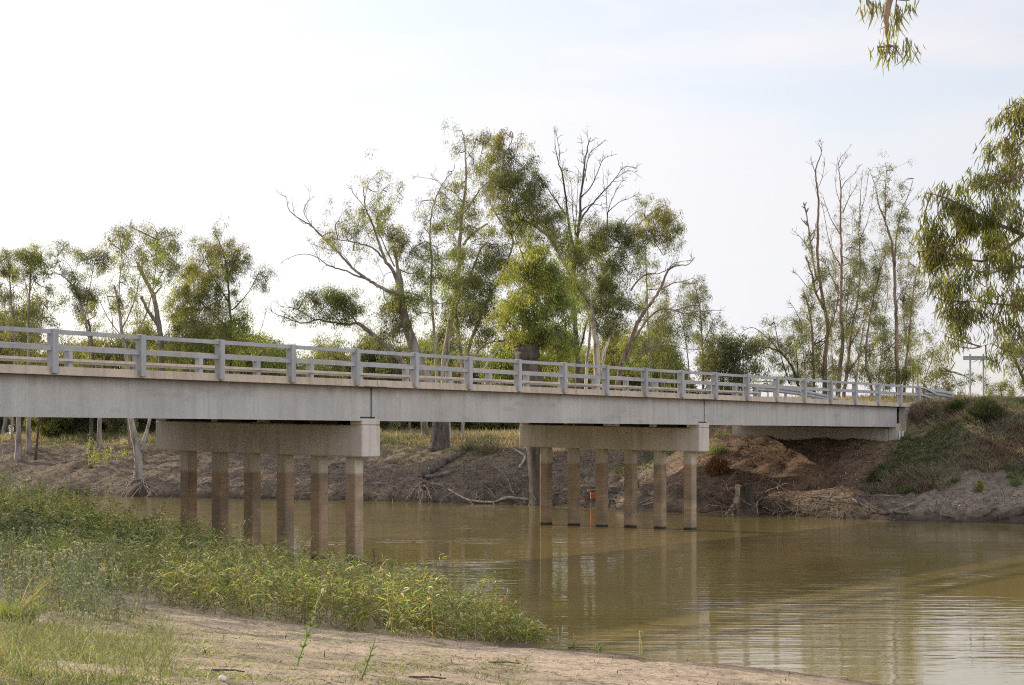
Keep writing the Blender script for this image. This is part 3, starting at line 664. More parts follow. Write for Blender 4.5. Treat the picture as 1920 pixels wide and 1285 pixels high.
tree('white_stemmed_gum', 'tallest gum with white stems behind the middle of the bridge', 'tree', 95,
     [([(836, 836), (835, 760), (833, 690), (837, 650), (845, 605), (856, 560), (860, 510), (862, 450), (866, 400), (873, 350), (873, 300), (870, 262), (866, 245)], 11, 0.8),
      ([(822, 836), (820, 760), (818, 690), (816, 650), (811, 590), (808, 540), (809, 490), (806, 440), (809, 400), (818, 370), (830, 345), (850, 318), (852, 308)], 6, 0.7),
      ([(842, 632), (853, 610), (857, 590)], 6, 4), ([(868, 836), (868, 750), (866, 690), (862, 640), (856, 605), (857, 570), (880, 520), (900, 470), (913, 455)], 6, 3),
      ([(872, 690), (880, 650), (895, 610), (915, 560), (940, 520), (955, 480), (962, 450), (947, 427), (925, 394), (905, 350), (903, 345)], 6, 1.2),
      ([(868, 460), (885, 440), (905, 425), (915, 420)], 4, 3), ([(870, 400), (888, 375), (903, 352), (925, 335), (945, 320)], 2.5, 1),
      ([(925, 394), (935, 350), (940, 310), (940, 280), (925, 265), (906, 262)], 2.5, 1), ([(940, 300), (955, 275), (962, 258)], 2, 1),
      ([(868, 380), (850, 360), (832, 352), (820, 340), (805, 335), (790, 333), (768, 330)], 1.6, .4), ([(806, 440), (795, 425), (800, 410), (812, 395)], 1.5, .5),
      ([(850, 560), (825, 570), (800, 562), (780, 555)], 1.8, .6), ([(873, 300), (888, 280), (892, 262)], 1.2, .4), ([(960, 440), (985, 400), (990, 360)], 2.5, 1),
      ([(845, 660), (838, 690), (850, 720)], 3, 3), ([(875, 690), (905, 650), (935, 640), (960, 640)], 3, 1.5), ([(900, 700), (930, 660), (955, 630)], 3.2, 2)],
     [(918, 255, 20, 14, 1.3, 1), (945, 262, 26, 18, 1.6, 4), (930, 285, 25, 18, 1.2, 0), (958, 272, 14, 12, 1, 1), (888, 262, 12, 14, .7, 3), (862, 282, 14, 14, .6, 3), (888, 300, 18, 24, .6, 0), (905, 305, 16, 18, .8, 0),
      (930, 325, 30, 24, 1.3, 0), (965, 310, 32, 24, 1.5, 1), (985, 330, 28, 28, 1.5, 1), (915, 345, 22, 20, 1.2, 4), (950, 345, 30, 24, 1.4, 1), (992, 355, 26, 26, 1.5, 1), (960, 375, 32, 24, 1.3, 0), (990, 385, 34, 24, 1.6, 1), (1015, 400, 28, 24, 1.4, 1), (985, 405, 30, 18, 1.3, 2), (950, 398, 24, 16, 1.1, 2),
      (865, 342, 18, 14, .9, 0), (845, 340, 12, 10, .7, 0), (868, 375, 22, 14, .8, 0), (845, 385, 24, 20, 1, 0), (830, 400, 18, 18, 1, 5), (875, 400, 28, 24, 1.1, 0), (885, 420, 18, 20, .9, 1), (855, 425, 22, 16, 1, 0), (795, 388, 12, 12, .5, 3), (815, 415, 14, 14, .8, 0),
      (940, 420, 26, 16, .9, 0), (975, 430, 30, 18, 1.1, 0), (1010, 430, 28, 20, 1.2, 0), (900, 465, 30, 22, 1.1, 1), (860, 470, 30, 20, 1.1, 0), (825, 470, 22, 20, .9, 5), (935, 465, 26, 24, 1.1, 1), (820, 505, 26, 22, 1.3, 0), (855, 505, 28, 24, 1.4, 5), (895, 505, 32, 26, 1.6, 1), (930, 505, 30, 24, 1.6, 1), (960, 490, 20, 20, 1.2, 1),
      (840, 535, 26, 20, 1.2, 5), (880, 540, 34, 24, 1.6, 5), (915, 545, 32, 26, 1.7, 1), (895, 575, 36, 26, 1.6, 0), (930, 580, 26, 28, 1.5, 1), (870, 575, 24, 20, 1.2, 5), (905, 605, 28, 20, 1.2, 0), (800, 560, 22, 22, .9, 0), (830, 575, 18, 14, .9, 5), (780, 470, 20, 24, .8, 0), (900, 630, 30, 20, 1, 4), (785, 590, 18, 16, .5, 3)],
     'bark_pale', dead=(9, 10, 11, 12, 15), seed=12, sprays=3.0)
tree('broken_trunk_tree', 'thick dark broken trunk at the waterline sprouting a bright green sapling crown', 'tree', 80.6,
     [([(1012, 955), (1010, 900), (1007, 850), (1003, 800), (997, 745), (992, 700), (988, 672), (986, 650)], 21, 31),
      ([(986, 655), (968, 648), (957, 650)], 12, 6), ([(990, 655), (1010, 648), (1026, 640)], 12, 3), ([(975, 650), (985, 642), (1000, 645)], 10, 4),
      ([(1000, 668), (1001, 630), (1003, 600), (998, 575), (995, 550), (992, 520), (986, 500), (980, 480), (972, 460), (966, 444)], 4.5, 1.2),
      ([(1000, 610), (990, 590), (975, 580)], 1.8, .8), ([(1002, 600), (1020, 570), (1030, 540)], 1.8, .8)],
     [(995, 470, 24, 24, 1.3, 2), (985, 500, 32, 26, 1.6, 2), (1020, 495, 26, 30, 1.6, 5), (975, 535, 34, 26, 1.6, 2), (1015, 535, 32, 28, 1.8, 5), (1045, 530, 20, 30, 1.5, 5), (965, 570, 28, 22, 1.4, 2), (1000, 575, 34, 26, 1.6, 5), (1040, 570, 24, 26, 1.7, 5), (955, 595, 20, 16, 1.2, 2), (985, 610, 30, 20, 1.2, 2), (1025, 610, 30, 26, 1.6, 5), (1050, 600, 18, 26, 1.4, 5), (980, 632, 26, 12, .9, 2), (1040, 640, 24, 24, 1.5, 5), (1060, 650, 16, 26, 1.3, 5), (1045, 670, 24, 16, 1.4, 2)],
     'bark_dark', seed=13, sprays=3.0, leaf=(0.16, 0.034), dspread=0.6)
tree('spreading_gum', 'large gum with pale trunk, dark inner clumps and olive crown right of the tallest tree', 'tree', 93,
     [([(1118, 836), (1118, 760), (1119, 700), (1118, 650), (1113, 610), (1108, 575), (1098, 555), (1080, 530), (1062, 500), (1045, 470), (1029, 444), (1008, 428), (988, 416), (969, 405)], 10, 2.5),
      ([(1098, 836), (1100, 700), (1105, 640), (1110, 590), (1120, 550), (1135, 520), (1150, 490), (1165, 460), (1180, 440)], 6, 2), ([(1165, 460), (1190, 430), (1215, 405), (1235, 390)], 3, 1), ([(1150, 490), (1170, 470), (1200, 455), (1225, 445)], 3, 1),
      ([(1140, 515), (1155, 500), (1170, 485), (1190, 475)], 2, .8), ([(1180, 445), (1172, 420), (1190, 400), (1205, 392)], 2, .8), ([(1125, 700), (1135, 660), (1150, 620), (1155, 600)], 4, 3), ([(1132, 690), (1131, 660), (1140, 640), (1150, 625)], 3, 2.5)],
     [(1150, 425, 30, 22, 1.9, 1), (1125, 435, 26, 22, 1.6, 1), (1170, 440, 22, 24, 1.5, 1), (1145, 455, 36, 22, 1.9, 1), (1110, 465, 26, 24, 1.5, 0), (1215, 390, 26, 16, 1.3, 4), (1245, 395, 24, 20, 1.5, 4), (1230, 415, 34, 18, 1.5, 4), (1262, 418, 14, 24, 1.2, 0), (1250, 440, 22, 20, 1.1, 0), (1220, 440, 26, 18, 1.2, 4), (1205, 460, 22, 18, .9, 0), (1255, 460, 14, 16, .7, 0),
      (1080, 480, 24, 26, 1.3, 0), (1060, 450, 26, 24, 1.1, 5), (1100, 500, 34, 26, 1.7, 0), (1135, 495, 32, 28, 1.7, 1), (1160, 490, 22, 20, 1.2, 1), (1090, 535, 26, 26, 1.5, 5), (1120, 535, 36, 28, 1.8, 0), (1150, 545, 26, 26, 1.6, 1), (1110, 570, 32, 24, 1.6, 5), (1140, 580, 34, 24, 1.8, 1), (1165, 570, 18, 24, 1.4, 1), (1150, 610, 24, 20, 1.4, 1), (1125, 605, 24, 18, 1.1, 0), (1190, 500, 18, 24, .7, 3), (1075, 560, 18, 22, 1, 5), (1040, 430, 22, 22, 1, 5), (1060, 415, 14, 14, .6, 0)],
     'bark_pale', seed=14, sprays=3.0, dspread=.8)
tree('bare_topped_tree', 'dark trunked tree ending in a spray of tall leafless dead branches', 'tree', 96,
     [([(1085, 836), (1084, 740), (1083, 690), (1080, 640), (1077, 590), (1074, 540), (1078, 490), (1082, 450), (1087, 410), (1088, 380), (1092, 345), (1097, 300), (1103, 272), (1107, 258)], 9, .7),
      ([(1078, 480), (1068, 430), (1063, 390), (1058, 350), (1054, 325), (1047, 305), (1042, 280), (1039, 236)], 5, .5), ([(1047, 310), (1049, 285), (1045, 260), (1041, 245)], 1.4, .5),
      ([(1083, 425), (1100, 395), (1120, 372), (1140, 350), (1155, 333), (1172, 313), (1195, 317)], 3.2, .6), ([(1090, 370), (1108, 350), (1122, 320), (1132, 298), (1157, 289)], 2.2, .5), ([(1092, 350), (1100, 310), (1108, 285), (1125, 272), (1135, 262)], 2, .4),
      ([(1066, 410), (1045, 380), (1028, 355), (1015, 340), (1008, 325)], 3, .5), ([(1140, 430), (1139, 405), (1145, 380), (1160, 350), (1170, 335)], 2, .4), ([(1139, 410), (1137, 370), (1140, 330)], 1.6, .4), ([(1138, 400), (1160, 380), (1180, 372), (1200, 362)], 1.5, .4),
      ([(1080, 440), (1074, 400), (1072, 360), (1068, 330)], 2, .4), ([(1088, 400), (1105, 385), (1125, 385), (1135, 395)], 1.6, .4), ([(1085, 440), (1094, 420), (1108, 410), (1120, 395)], 1.5, .4), ([(1155, 335), (1180, 320), (1205, 335)], 1.2, .3), ([(1100, 340), (1094, 300), (1090, 262)], 1.2, .4), ([(1078, 440), (1082, 380), (1085, 320)], 1.5, .4), ([(1075, 560), (1055, 570), (1040, 580)], 3, 2), ([(1080, 680), (1092, 640), (1100, 600)], 4, 3)],
     [(1065, 320, 14, 14, .8, 3), (1055, 375, 14, 14, .5, 3), (1075, 430, 16, 14, .8, 1), (1068, 460, 18, 18, .9, 0), (1070, 520, 22, 26, 1.2, 1)],
     'bark_dark', dead=tuple(range(0, 16)), seed=15, twig_t=(0.10, 0.085, 0.075), deadn=9)
tree('leaning_brown_tree', 'bare brown tree leaning right with twiggy arching branches above the railing', 'tree', 89,
     [([(1150, 836), (1154, 760), (1162, 700), (1172, 662), (1185, 632), (1196, 605), (1208, 585), (1222, 566), (1237, 545), (1247, 520), (1255, 505), (1270, 498), (1290, 496), (1302, 482)], 8, .6),
      ([(1172, 695), (1182, 655), (1200, 620), (1218, 595), (1240, 580), (1265, 582), (1285, 588), (1305, 585), (1330, 583), (1360, 583)], 4.5, .5), ([(1237, 545), (1260, 532), (1280, 528), (1300, 522)], 2.2, .5), ([(1183, 545), (1195, 528), (1215, 514), (1235, 513), (1255, 503), (1275, 492)], 3, .6),
      ([(1255, 505), (1262, 495), (1280, 490), (1300, 488)], 1.6, .5), ([(1265, 583), (1290, 575), (1315, 572)], 2, .5), ([(1285, 588), (1310, 595), (1330, 605), (1342, 612)], 1.8, .4), ([(1178, 690), (1200, 665), (1222, 650), (1255, 648), (1290, 655), (1322, 656)], 2.6, .5), ([(1190, 680), (1215, 660), (1240, 655)], 2, .8), ([(1200, 605), (1190, 575), (1180, 560)], 1.8, .6), ([(1175, 670), (1185, 625), (1200, 600), (1225, 605), (1245, 600)], 2, .6)],
     [(1225, 640, 20, 16, .4, 4), (1180, 670, 22, 20, .8, 5), (1200, 655, 16, 14, .5, 5)],
     'bark_brown', dead=tuple(range(11)), seed=16, twig_t=(0.13, 0.10, 0.08), deadn=8)
for q, (lab, limbs, cl, yy) in enumerate([
    ('slender gum with a rounded grey top, standing right of the leaning brown tree',
     [([(1318, 836), (1318, 700), (1316, 640), (1314, 590), (1308, 560), (1302, 530)], 3.5, .8), ([(1316, 650), (1330, 620), (1338, 600)], 1.6, .6), ([(1315, 610), (1295, 585), (1290, 565)], 1.5, .6), ([(1290, 836), (1292, 700), (1282, 620), (1270, 580)], 2.5, .8)],
     [(1295, 528, 16, 14, .9, 3), (1308, 545, 22, 18, 1.1, 3), (1320, 580, 20, 16, .9, 3), (1295, 570, 22, 18, 1, 3), (1335, 620, 18, 18, .9, 3), (1340, 645, 14, 16, .8, 3), (1310, 615, 18, 20, .8, 3), (1285, 610, 20, 20, .9, 1), (1330, 680, 22, 16, .9, 3), (1350, 690, 12, 10, .9, 3)], 112),
    ('thin stemmed gum with patchy olive leaves standing behind the leaning brown tree',
     [([(1222, 836), (1220, 700), (1216, 640), (1214, 580), (1212, 520), (1210, 470), (1206, 450)], 3.5, 1), ([(1240, 836), (1240, 700), (1235, 640), (1228, 600)], 2.5, .8), ([(1262, 836), (1265, 700), (1258, 640), (1248, 600)], 2.5, .8)],
     [(1208, 480, 18, 30, .7, 3), (1222, 530, 16, 24, .6, 4), (1210, 560, 20, 24, .8, 5), (1240, 590, 24, 24, 1, 1), (1262, 570, 20, 18, .8, 3), (1255, 620, 22, 22, .9, 1), (1230, 640, 22, 30, 1, 0), (1260, 665, 22, 24, 1, 1), (1195, 640, 18, 30, .9, 5), (1205, 690, 24, 14, .9, 5), (1250, 540, 16, 16, .5, 3)], 108)]):
    tree('slender_gum', lab, 'tree', yy, limbs, cl, 'bark_grey', 'slender gums behind the bridge', seed=20+q, sprays=3.2)
tree('low_gum', 'low spreading gum with a rounded crown and a dead limb trailing left', 'tree', 97,
     [([(800, 836), (790, 760), (760, 690), (735, 660), (712, 640), (692, 622), (670, 606)], 8, 4.5), ([(670, 606), (645, 608), (620, 604), (595, 600), (575, 606), (555, 604), (540, 597), (520, 590), (505, 580), (500, 572)], 4, .5), ([(668, 604), (655, 588), (640, 578)], 3, 1.5), ([(590, 600), (570, 588), (550, 578), (530, 575), (515, 565)], 2, .5), ([(560, 604), (540, 592), (525, 580)], 1.3, .4), ([(700, 630), (740, 640), (750, 645)], 1.5, .6), ([(640, 606), (620, 585), (605, 570)], 2, .8)],
     [(632, 548, 26, 14, 1.4, 0), (615, 560, 26, 18, 1.4, 5), (648, 562, 26, 20, 1.5, 1), (668, 578, 18, 18, 1.6, 1), (590, 562, 20, 18, 1, 0), (570, 575, 18, 18, .9, 0), (600, 585, 26, 14, 1.2, 0), (640, 585, 26, 14, 1.4, 1), (575, 548, 12, 8, .7, 0), (555, 595, 20, 10, .7, 3), (715, 620, 20, 14, .8, 3)],
     'bark_grey', dead=(1, 3, 4, 5), seed=24, sprays=3.2)
# --- left group
tree('forked_gum', 'forked gum with a pale streaked trunk and exposed roots at the far waterline', 'tree', 93.5,
     [([(259, 922), (259, 895), (260, 870), (257, 840), (250, 810), (245, 780), (241, 730), (238, 680), (228, 620), (222, 570), (214, 535)], 13, 2.2), ([(263, 845), (272, 820), (279, 797), (281, 770), (272, 730), (262, 680)], 7, 3), ([(262, 875), (245, 866), (232, 853)], 4, 1.5), ([(256, 868), (256, 860), (258, 850)], 2, 1.2),
      ([(228, 620), (250, 570), (262, 520), (270, 470)], 2.5, 1), ([(238, 660), (270, 600), (285, 550), (292, 500), (296, 450)], 3, 1), ([(222, 570), (225, 520), (228, 470)], 2, .8), ([(285, 550), (310, 500), (322, 460)], 2, .8), ([(235, 640), (205, 600), (185, 560), (172, 530)], 2, .7), ([(262, 835), (230, 822), (200, 835), (180, 842)], 1.5, .5)],
     [(228, 432, 18, 14, .9, 3), (240, 420, 10, 7, .8, 3), (215, 450, 18, 14, .8, 0), (240, 455, 22, 18, .9, 0), (250, 480, 18, 18, .8, 0), (285, 430, 20, 12, 1, 0), (315, 432, 16, 12, 1, 3), (295, 448, 30, 16, 1.1, 0), (325, 450, 12, 12, .9, 0), (280, 470, 24, 18, 1, 0), (310, 475, 24, 18, 1.1, 5), (330, 485, 18, 22, .9, 0), (300, 505, 24, 20, .8, 5), (265, 510, 16, 20, .6, 0), (240, 530, 18, 18, .6, 3), (228, 560, 18, 20, .7, 3), (262, 560, 18, 22, .7, 0), (178, 850, 16, 10, .6, 2), (195, 845, 14, 12, .6, 2), (230, 840, 12, 10, .5, 2), (168, 838, 8, 10, .5, 2)],
     'bark_grey', seed=31, sprays=3.4)
tree('grey_snag', 'leafless grey snag with broken forked limbs leaning left above the railing', 'dead tree', 99,
     [([(338, 890), (325, 860), (312, 810), (306, 760), (303, 700), (302, 650), (298, 610), (292, 575), (287, 552), (276, 530), (264, 508), (258, 492)], 10, 3.5), ([(300, 618), (288, 598), (276, 580), (266, 556)], 6, 4), ([(289, 555), (296, 545), (303, 538)], 3, 2), ([(268, 515), (268, 490), (270, 472)], 2.5, 1.5)],
     [(320, 640, 10, 8, .3, 0)], 'bark_dead', dead=(), seed=32)
tree('broad_gum', 'broad gum with a dense olive crown left of the leaning gum', 'tree', 100,
     [([(430, 836), (431, 740), (432, 680), (433, 620), (431, 580), (428, 540), (425, 500), (415, 465), (405, 440)], 5, 1), ([(434, 582), (452, 565), (468, 545), (478, 525), (486, 510)], 2, .6), ([(433, 620), (400, 590), (370, 560), (350, 540)], 3, 1), ([(431, 570), (412, 540), (395, 510), (380, 480)], 3, 1), ([(385, 836), (388, 700), (375, 640), (360, 600)], 4, 1), ([(428, 520), (440, 490), (448, 470)], 1.8, .7), ([(432, 640), (455, 610), (465, 585)], 2, .7), ([(480, 690), (483, 640), (495, 600), (500, 580)], 1.2, .4)],
     [(400, 438, 14, 10, .8, 3), (375, 462, 24, 14, 1.1, 1), (410, 460, 24, 14, 1.3, 4), (440, 462, 20, 16, 1.3, 4), (395, 485, 32, 18, 1.5, 4), (360, 490, 20, 20, .9, 0), (455, 485, 14, 18, 1, 0), (430, 490, 26, 18, 1.2, 0), (375, 515, 30, 20, 1.5, 4), (410, 520, 30, 20, 1.5, 0), (440, 520, 16, 24, .9, 0), (345, 540, 26, 22, 1.5, 4), (380, 545, 32, 20, 1.7, 1), (335, 570, 24, 22, 1.5, 2), (370, 575, 32, 20, 1.6, 0), (405, 560, 22, 20, 1.1, 1), (488, 508, 14, 12, 1, 3), (500, 522, 10, 16, .9, 3), (478, 530, 8, 12, .6, 3), (445, 560, 16, 16, .8, 5), (350, 605, 30, 22, 1.6, 0), (390, 605, 34, 22, 1.6, 1), (425, 600, 26, 22, 1.4, 0), (455, 595, 20, 22, 1.2, 5), (370, 640, 36, 20, 1.6, 0), (415, 640, 34, 20, 1.5, 0), (460, 635, 26, 20, 1.2, 5), (340, 660, 30, 20, 1.4, 5), (485, 645, 14, 14, .8, 3)],
     'bark_dark', dead=(7,), seed=33, sprays=3.4)
for q, (lab, limbs, cl, yy) in enumerate([
    ('slender gum with two dark rounded tops at the left end of the bridge',
     [([(54, 836), (54, 740), (54, 680), (54, 620), (55, 560), (57, 510), (60, 475)], 5, 1.2), ([(55, 560), (45, 520), (42, 490)], 1.6, .6), ([(57, 545), (68, 515), (78, 490)], 1.6, .6), ([(54, 690), (75, 620), (82, 570)], 2, .6)],
     [(45, 465, 18, 14, 1.1, 1), (65, 470, 18, 14, 1.2, 1), (75, 480, 18, 18, 1.2, 2), (60, 490, 22, 16, 1.2, 0), (85, 495, 12, 14, 1, 1), (50, 510, 14, 14, .9, 3), (70, 510, 14, 12, .7, 3), (90, 535, 16, 14, .7, 3), (100, 560, 18, 18, .7, 3), (75, 570, 14, 18, .7, 3), (92, 590, 22, 14, .7, 3), (65, 610, 22, 16, .8, 3)], 104),
    ('slim multi stemmed gum cut off by the left edge of the photo',
     [([(22, 836), (24, 740), (28, 640), (22, 570), (18, 520), (12, 480)], 3.5, 1), ([(26, 640), (10, 580), (2, 540)], 2, .7), ([(34, 836), (34, 700), (33, 620), (30, 560)], 2, .7), ([(26, 620), (26, 560), (22, 510)], 1.6, .6)],
     [(12, 470, 18, 10, 1, 3), (0, 485, 16, 16, 1, 3), (20, 490, 16, 16, 1, 1), (5, 510, 18, 16, 1, 3), (25, 515, 14, 14, .9, 0), (0, 545, 20, 16, 1, 3), (20, 550, 16, 16, .8, 3), (8, 575, 18, 16, .8, 0), (28, 585, 12, 14, .7, 3), (18, 605, 26, 14, 1.1, 0), (-5, 605, 22, 18, 1, 3), (-20, 520, 24, 40, .9, 3)], 106),
    ('open crowned gum with thin arching limbs between the slender and the forked gums',
     [([(188, 836), (185, 740), (172, 660), (160, 600), (148, 560), (135, 535), (120, 520), (105, 512), (92, 515)], 5, .8), ([(160, 600), (165, 560), (172, 520), (178, 490)], 2.2, .8), ([(120, 522), (112, 500), (108, 480)], 1.4, .5), ([(142, 545), (135, 510), (128, 495), (115, 485)], 1.6, .5), ([(182, 720), (200, 660), (212, 620), (205, 570), (195, 540)], 2.4, .8)],
     [(108, 462, 16, 14, .7, 3), (98, 475, 12, 12, .6, 3), (118, 465, 9, 9, .6, 3), (105, 490, 14, 10, .5, 3), (160, 480, 22, 10, 1.3, 1), (185, 480, 18, 14, 1.4, 1), (170, 492, 24, 12, 1.2, 1), (195, 495, 14, 12, .9, 0), (188, 470, 10, 8, .8, 3), (140, 525, 16, 14, 1, 0), (135, 510, 14, 8, .8, 0), (155, 540, 22, 16, 1.2, 1), (170, 555, 18, 16, 1.3, 1), (150, 560, 22, 14, 1.2, 0), (210, 545, 14, 20, .5, 3), (165, 580, 20, 12, 1, 0), (215, 575, 14, 14, .8, 3)], 102)]):
    tree('slender_gum', lab, 'tree', yy, limbs, cl, 'bark_grey', 'slender gums at the left', seed=40+q, sprays=3.4)
# --- right group
tree('half_dead_gum', 'half dead gum with the tallest bare spike of the group near the abutment', 'tree', 108,
     [([(1547, 770), (1547, 735), (1546, 690), (1549, 650), (1552, 610), (1545, 575), (1538, 530), (1533, 480), (1533, 420), (1535, 380), (1531, 345), (1529, 320), (1536, 298), (1540, 285), (1534, 268)], 7, .5),
      ([(1527, 740), (1526, 690), (1524, 640), (1520, 600), (1514, 570), (1506, 545)], 4.5, 2), ([(1545, 580), (1530, 550), (1522, 515), (1513, 488)], 4, 2.2), ([(1530, 520), (1521, 465), (1514, 415), (1507, 380)], 3, 1.8), ([(1522, 478), (1508, 455), (1496, 440), (1486, 432)], 1.6, .5), ([(1533, 355), (1541, 335), (1546, 310), (1547, 300)], 1.2, .4), ([(1529, 325), (1524, 310), (1520, 294)], 1.2, .4), ([(1541, 284), (1541, 270), (1536, 262)], 1, .4), ([(1548, 640), (1562, 600), (1570, 570), (1572, 540)], 2.5, 1), ([(1527, 680), (1512, 640), (1495, 610)], 1.5, .4), ([(1515, 540), (1495, 515), (1487, 510)], 1.2, .4)],
     [(1530, 470, 12, 22, .8, 3), (1520, 440, 8, 18, .5, 3), (1538, 510, 14, 24, .9, 3), (1525, 530, 14, 20, .8, 3), (1518, 575, 16, 22, .9, 3), (1540, 570, 16, 24, 1, 3), (1512, 620, 16, 22, 1, 0), (1535, 640, 14, 30, .9, 3), (1518, 670, 16, 26, 1.1, 0), (1538, 700, 16, 24, 1, 3), (1515, 710, 14, 20, 1, 3)],
     'bark_brown', dead=tuple(range(11)), seed=51, twig_t=(0.16, 0.12, 0.10), sprays=3.4, fill=7.0)
tree('twin_stemmed_gum', 'gum with twin brown stems and bare tops amid the right hand group', 'tree', 106,
     [([(1570, 770), (1572, 730), (1576, 680), (1580, 640), (1577, 590), (1577, 540), (1578, 490), (1577, 440), (1576, 400), (1577, 360), (1574, 330), (1573, 305), (1580, 290)], 6, .5), ([(1580, 770), (1584, 725), (1590, 680), (1594, 640), (1600, 600), (1608, 560), (1612, 520), (1612, 470), (1610, 430), (1613, 390), (1614, 350), (1618, 318)], 6, .6),
      ([(1576, 440), (1560, 415), (1550, 390), (1542, 365)], 1.8, .4), ([(1580, 400), (1590, 375), (1602, 355), (1612, 335)], 1.8, .4), ([(1577, 355), (1586, 340), (1600, 328), (1612, 310)], 1.4, .4), ([(1574, 315), (1584, 300), (1590, 292)], 1.1, .4), ([(1577, 500), (1560, 470), (1552, 440), (1545, 400), (1540, 378)], 2, .5), ([(1580, 560), (1562, 525), (1550, 500), (1540, 480)], 2.2, 1), ([(1612, 450), (1625, 420), (1632, 395), (1640, 345)], 1.6, .4), ([(1592, 650), (1610, 620), (1620, 590), (1622, 560)], 2.4, 1), ([(1612, 400), (1622, 370), (1628, 330), (1630, 318)], 1.3, .4), ([(1590, 700), (1610, 670), (1620, 655)], 3, 1.5), ([(1575, 380), (1567, 350), (1569, 310)], 1.2, .4)],
     [(1612, 420, 8, 14, .8, 3), (1612, 450, 12, 18, 1, 3), (1606, 480, 14, 18, 1, 3), (1618, 500, 14, 20, 1, 3), (1600, 520, 14, 20, .9, 0), (1625, 535, 18, 18, 1, 3), (1590, 550, 12, 18, .7, 3), (1612, 570, 18, 24, 1, 3), (1595, 590, 14, 18, .9, 3), (1578, 600, 12, 20, .7, 3), (1615, 620, 18, 22, .9, 0), (1560, 560, 10, 14, .5, 3), (1600, 690, 22, 22, 1, 3), (1565, 690, 14, 24, .8, 3), (1580, 660, 10, 20, .6, 0)],
     'bark_brown', dead=tuple(range(13)), seed=52, twig_t=(0.16, 0.12, 0.10), sprays=3.4, fill=7.0)
tree('straight_gum', 'straight brown trunked gum with a broken looking sparse top beside the overhanging foliage', 'tree', 104,
     [([(1684, 775), (1684, 730), (1682, 680), (1681, 630), (1680, 580), (1678, 530), (1676, 490), (1672, 455), (1665, 430), (1658, 410), (1648, 385), (1643, 360), (1640, 345), (1632, 325)], 6, .5), ([(1678, 500), (1679, 460), (1683, 430), (1688, 405), (1697, 380), (1705, 360), (1712, 335)], 3, .5), ([(1660, 412), (1660, 380), (1660, 350), (1662, 325), (1660, 305)], 2.2, .5), ([(1694, 775), (1698, 690), (1704, 640), (1708, 590), (1714, 540), (1722, 500), (1730, 470)], 4.5, 1), ([(1640, 775), (1632, 720), (1624, 680), (1626, 630), (1634, 580), (1645, 530), (1656, 490), (1664, 470)], 4.5, 1.2), ([(1680, 570), (1690, 550), (1705, 530), (1718, 505)], 2, .6), ([(1645, 530), (1650, 500), (1640, 470), (1632, 450)], 1.8, .5), ([(1680, 640), (1660, 660), (1640, 670)], 1.6, .8), ([(1690, 720), (1700, 700), (1722, 692)], 2.6, .8), ([(1640, 345), (1650, 330), (1645, 315)], 1, .4), ([(1690, 400), (1698, 390), (1720, 365)], 1.2, .4)],
     [(1666, 322, 8, 12, .8, 3), (1663, 355, 7, 14, .7, 3), (1692, 345, 7, 7, .9, 3), (1688, 365, 6, 14, .8, 3), (1665, 385, 10, 14, .8, 3), (1690, 400, 12, 18, .8, 3), (1680, 430, 16, 18, 1, 3), (1690, 460, 12, 18, .8, 3), (1660, 460, 12, 14, .8, 3), (1650, 500, 18, 20, .9, 3), (1640, 540, 16, 18, .8, 3), (1695, 560, 10, 24, .8, 1), (1650, 600, 16, 24, .7, 0), (1700, 610, 14, 24, 1, 0), (1665, 640, 18, 24, .9, 0), (1640, 650, 16, 20, .8, 0), (1715, 580, 12, 24, .8, 3), (1670, 690, 24, 22, 1.1, 0), (1640, 700, 20, 20, 1, 3), (1710, 660, 16, 24, 1, 0), (1700, 700, 18, 20, 1, 0), (1725, 530, 10, 24, .7, 3)],
     'bark_brown', dead=(1, 2, 5, 6, 9, 10, 8), seed=53, twig_t=(0.16, 0.12, 0.10), sprays=3.4, fill=7.0)
tree('many_stemmed_gum', 'pale slender stems with thin grey green leaves filling the right hand group from behind', 'tree', 114,
     [([(1608, 775), (1606, 720), (1612, 660), (1622, 600), (1640, 540), (1650, 500), (1655, 470)], 3, .7), ([(1560, 775), (1562, 700), (1558, 640), (1562, 580), (1566, 520), (1560, 470), (1556, 430)], 2.6, .6), ([(1640, 775), (1648, 700), (1655, 650), (1660, 590), (1664, 540), (1660, 480), (1664, 420)], 2.6, .6), ([(1708, 775), (1712, 700), (1700, 640), (1695, 580), (1700, 530), (1704, 480)], 2.4, .6), ([(1606, 720), (1590, 660), (1586, 600), (1592, 540), (1596, 480), (1598, 420), (1600, 395)], 2.2, .5), ([(1530, 775), (1510, 700), (1505, 640), (1500, 590)], 2, .5), ([(1670, 775), (1668, 700), (1690, 650)], 2, .6)],
     [(1560, 500, 9, 30, .7, 3), (1566, 560, 12, 30, .9, 3), (1560, 630, 16, 30, 1, 0), (1598, 460, 9, 26, .7, 3), (1592, 530, 12, 30, .9, 3), (1588, 610, 16, 30, 1, 3), (1650, 520, 14, 30, .9, 3), (1662, 450, 10, 24, .7, 3), (1640, 590, 18, 28, 1, 3), (1660, 640, 18, 28, 1, 0), (1698, 500, 12, 26, .9, 3), (1700, 560, 14, 26, 1, 0), (1695, 630, 18, 26, 1.1, 0), (1620, 660, 22, 26, 1.1, 0), (1570, 690, 24, 22, 1.1, 3), (1540, 690, 20, 22, 1, 0), (1650, 700, 26, 18, 1.1, 4), (1690, 690, 24, 20, 1.1, 0), (1505, 610, 12, 20, .8, 3)],
     'bark_pale', dead=(), seed=55, twig_t=(0.2, 0.16, 0.13), sprays=2.6, fill=6.0)
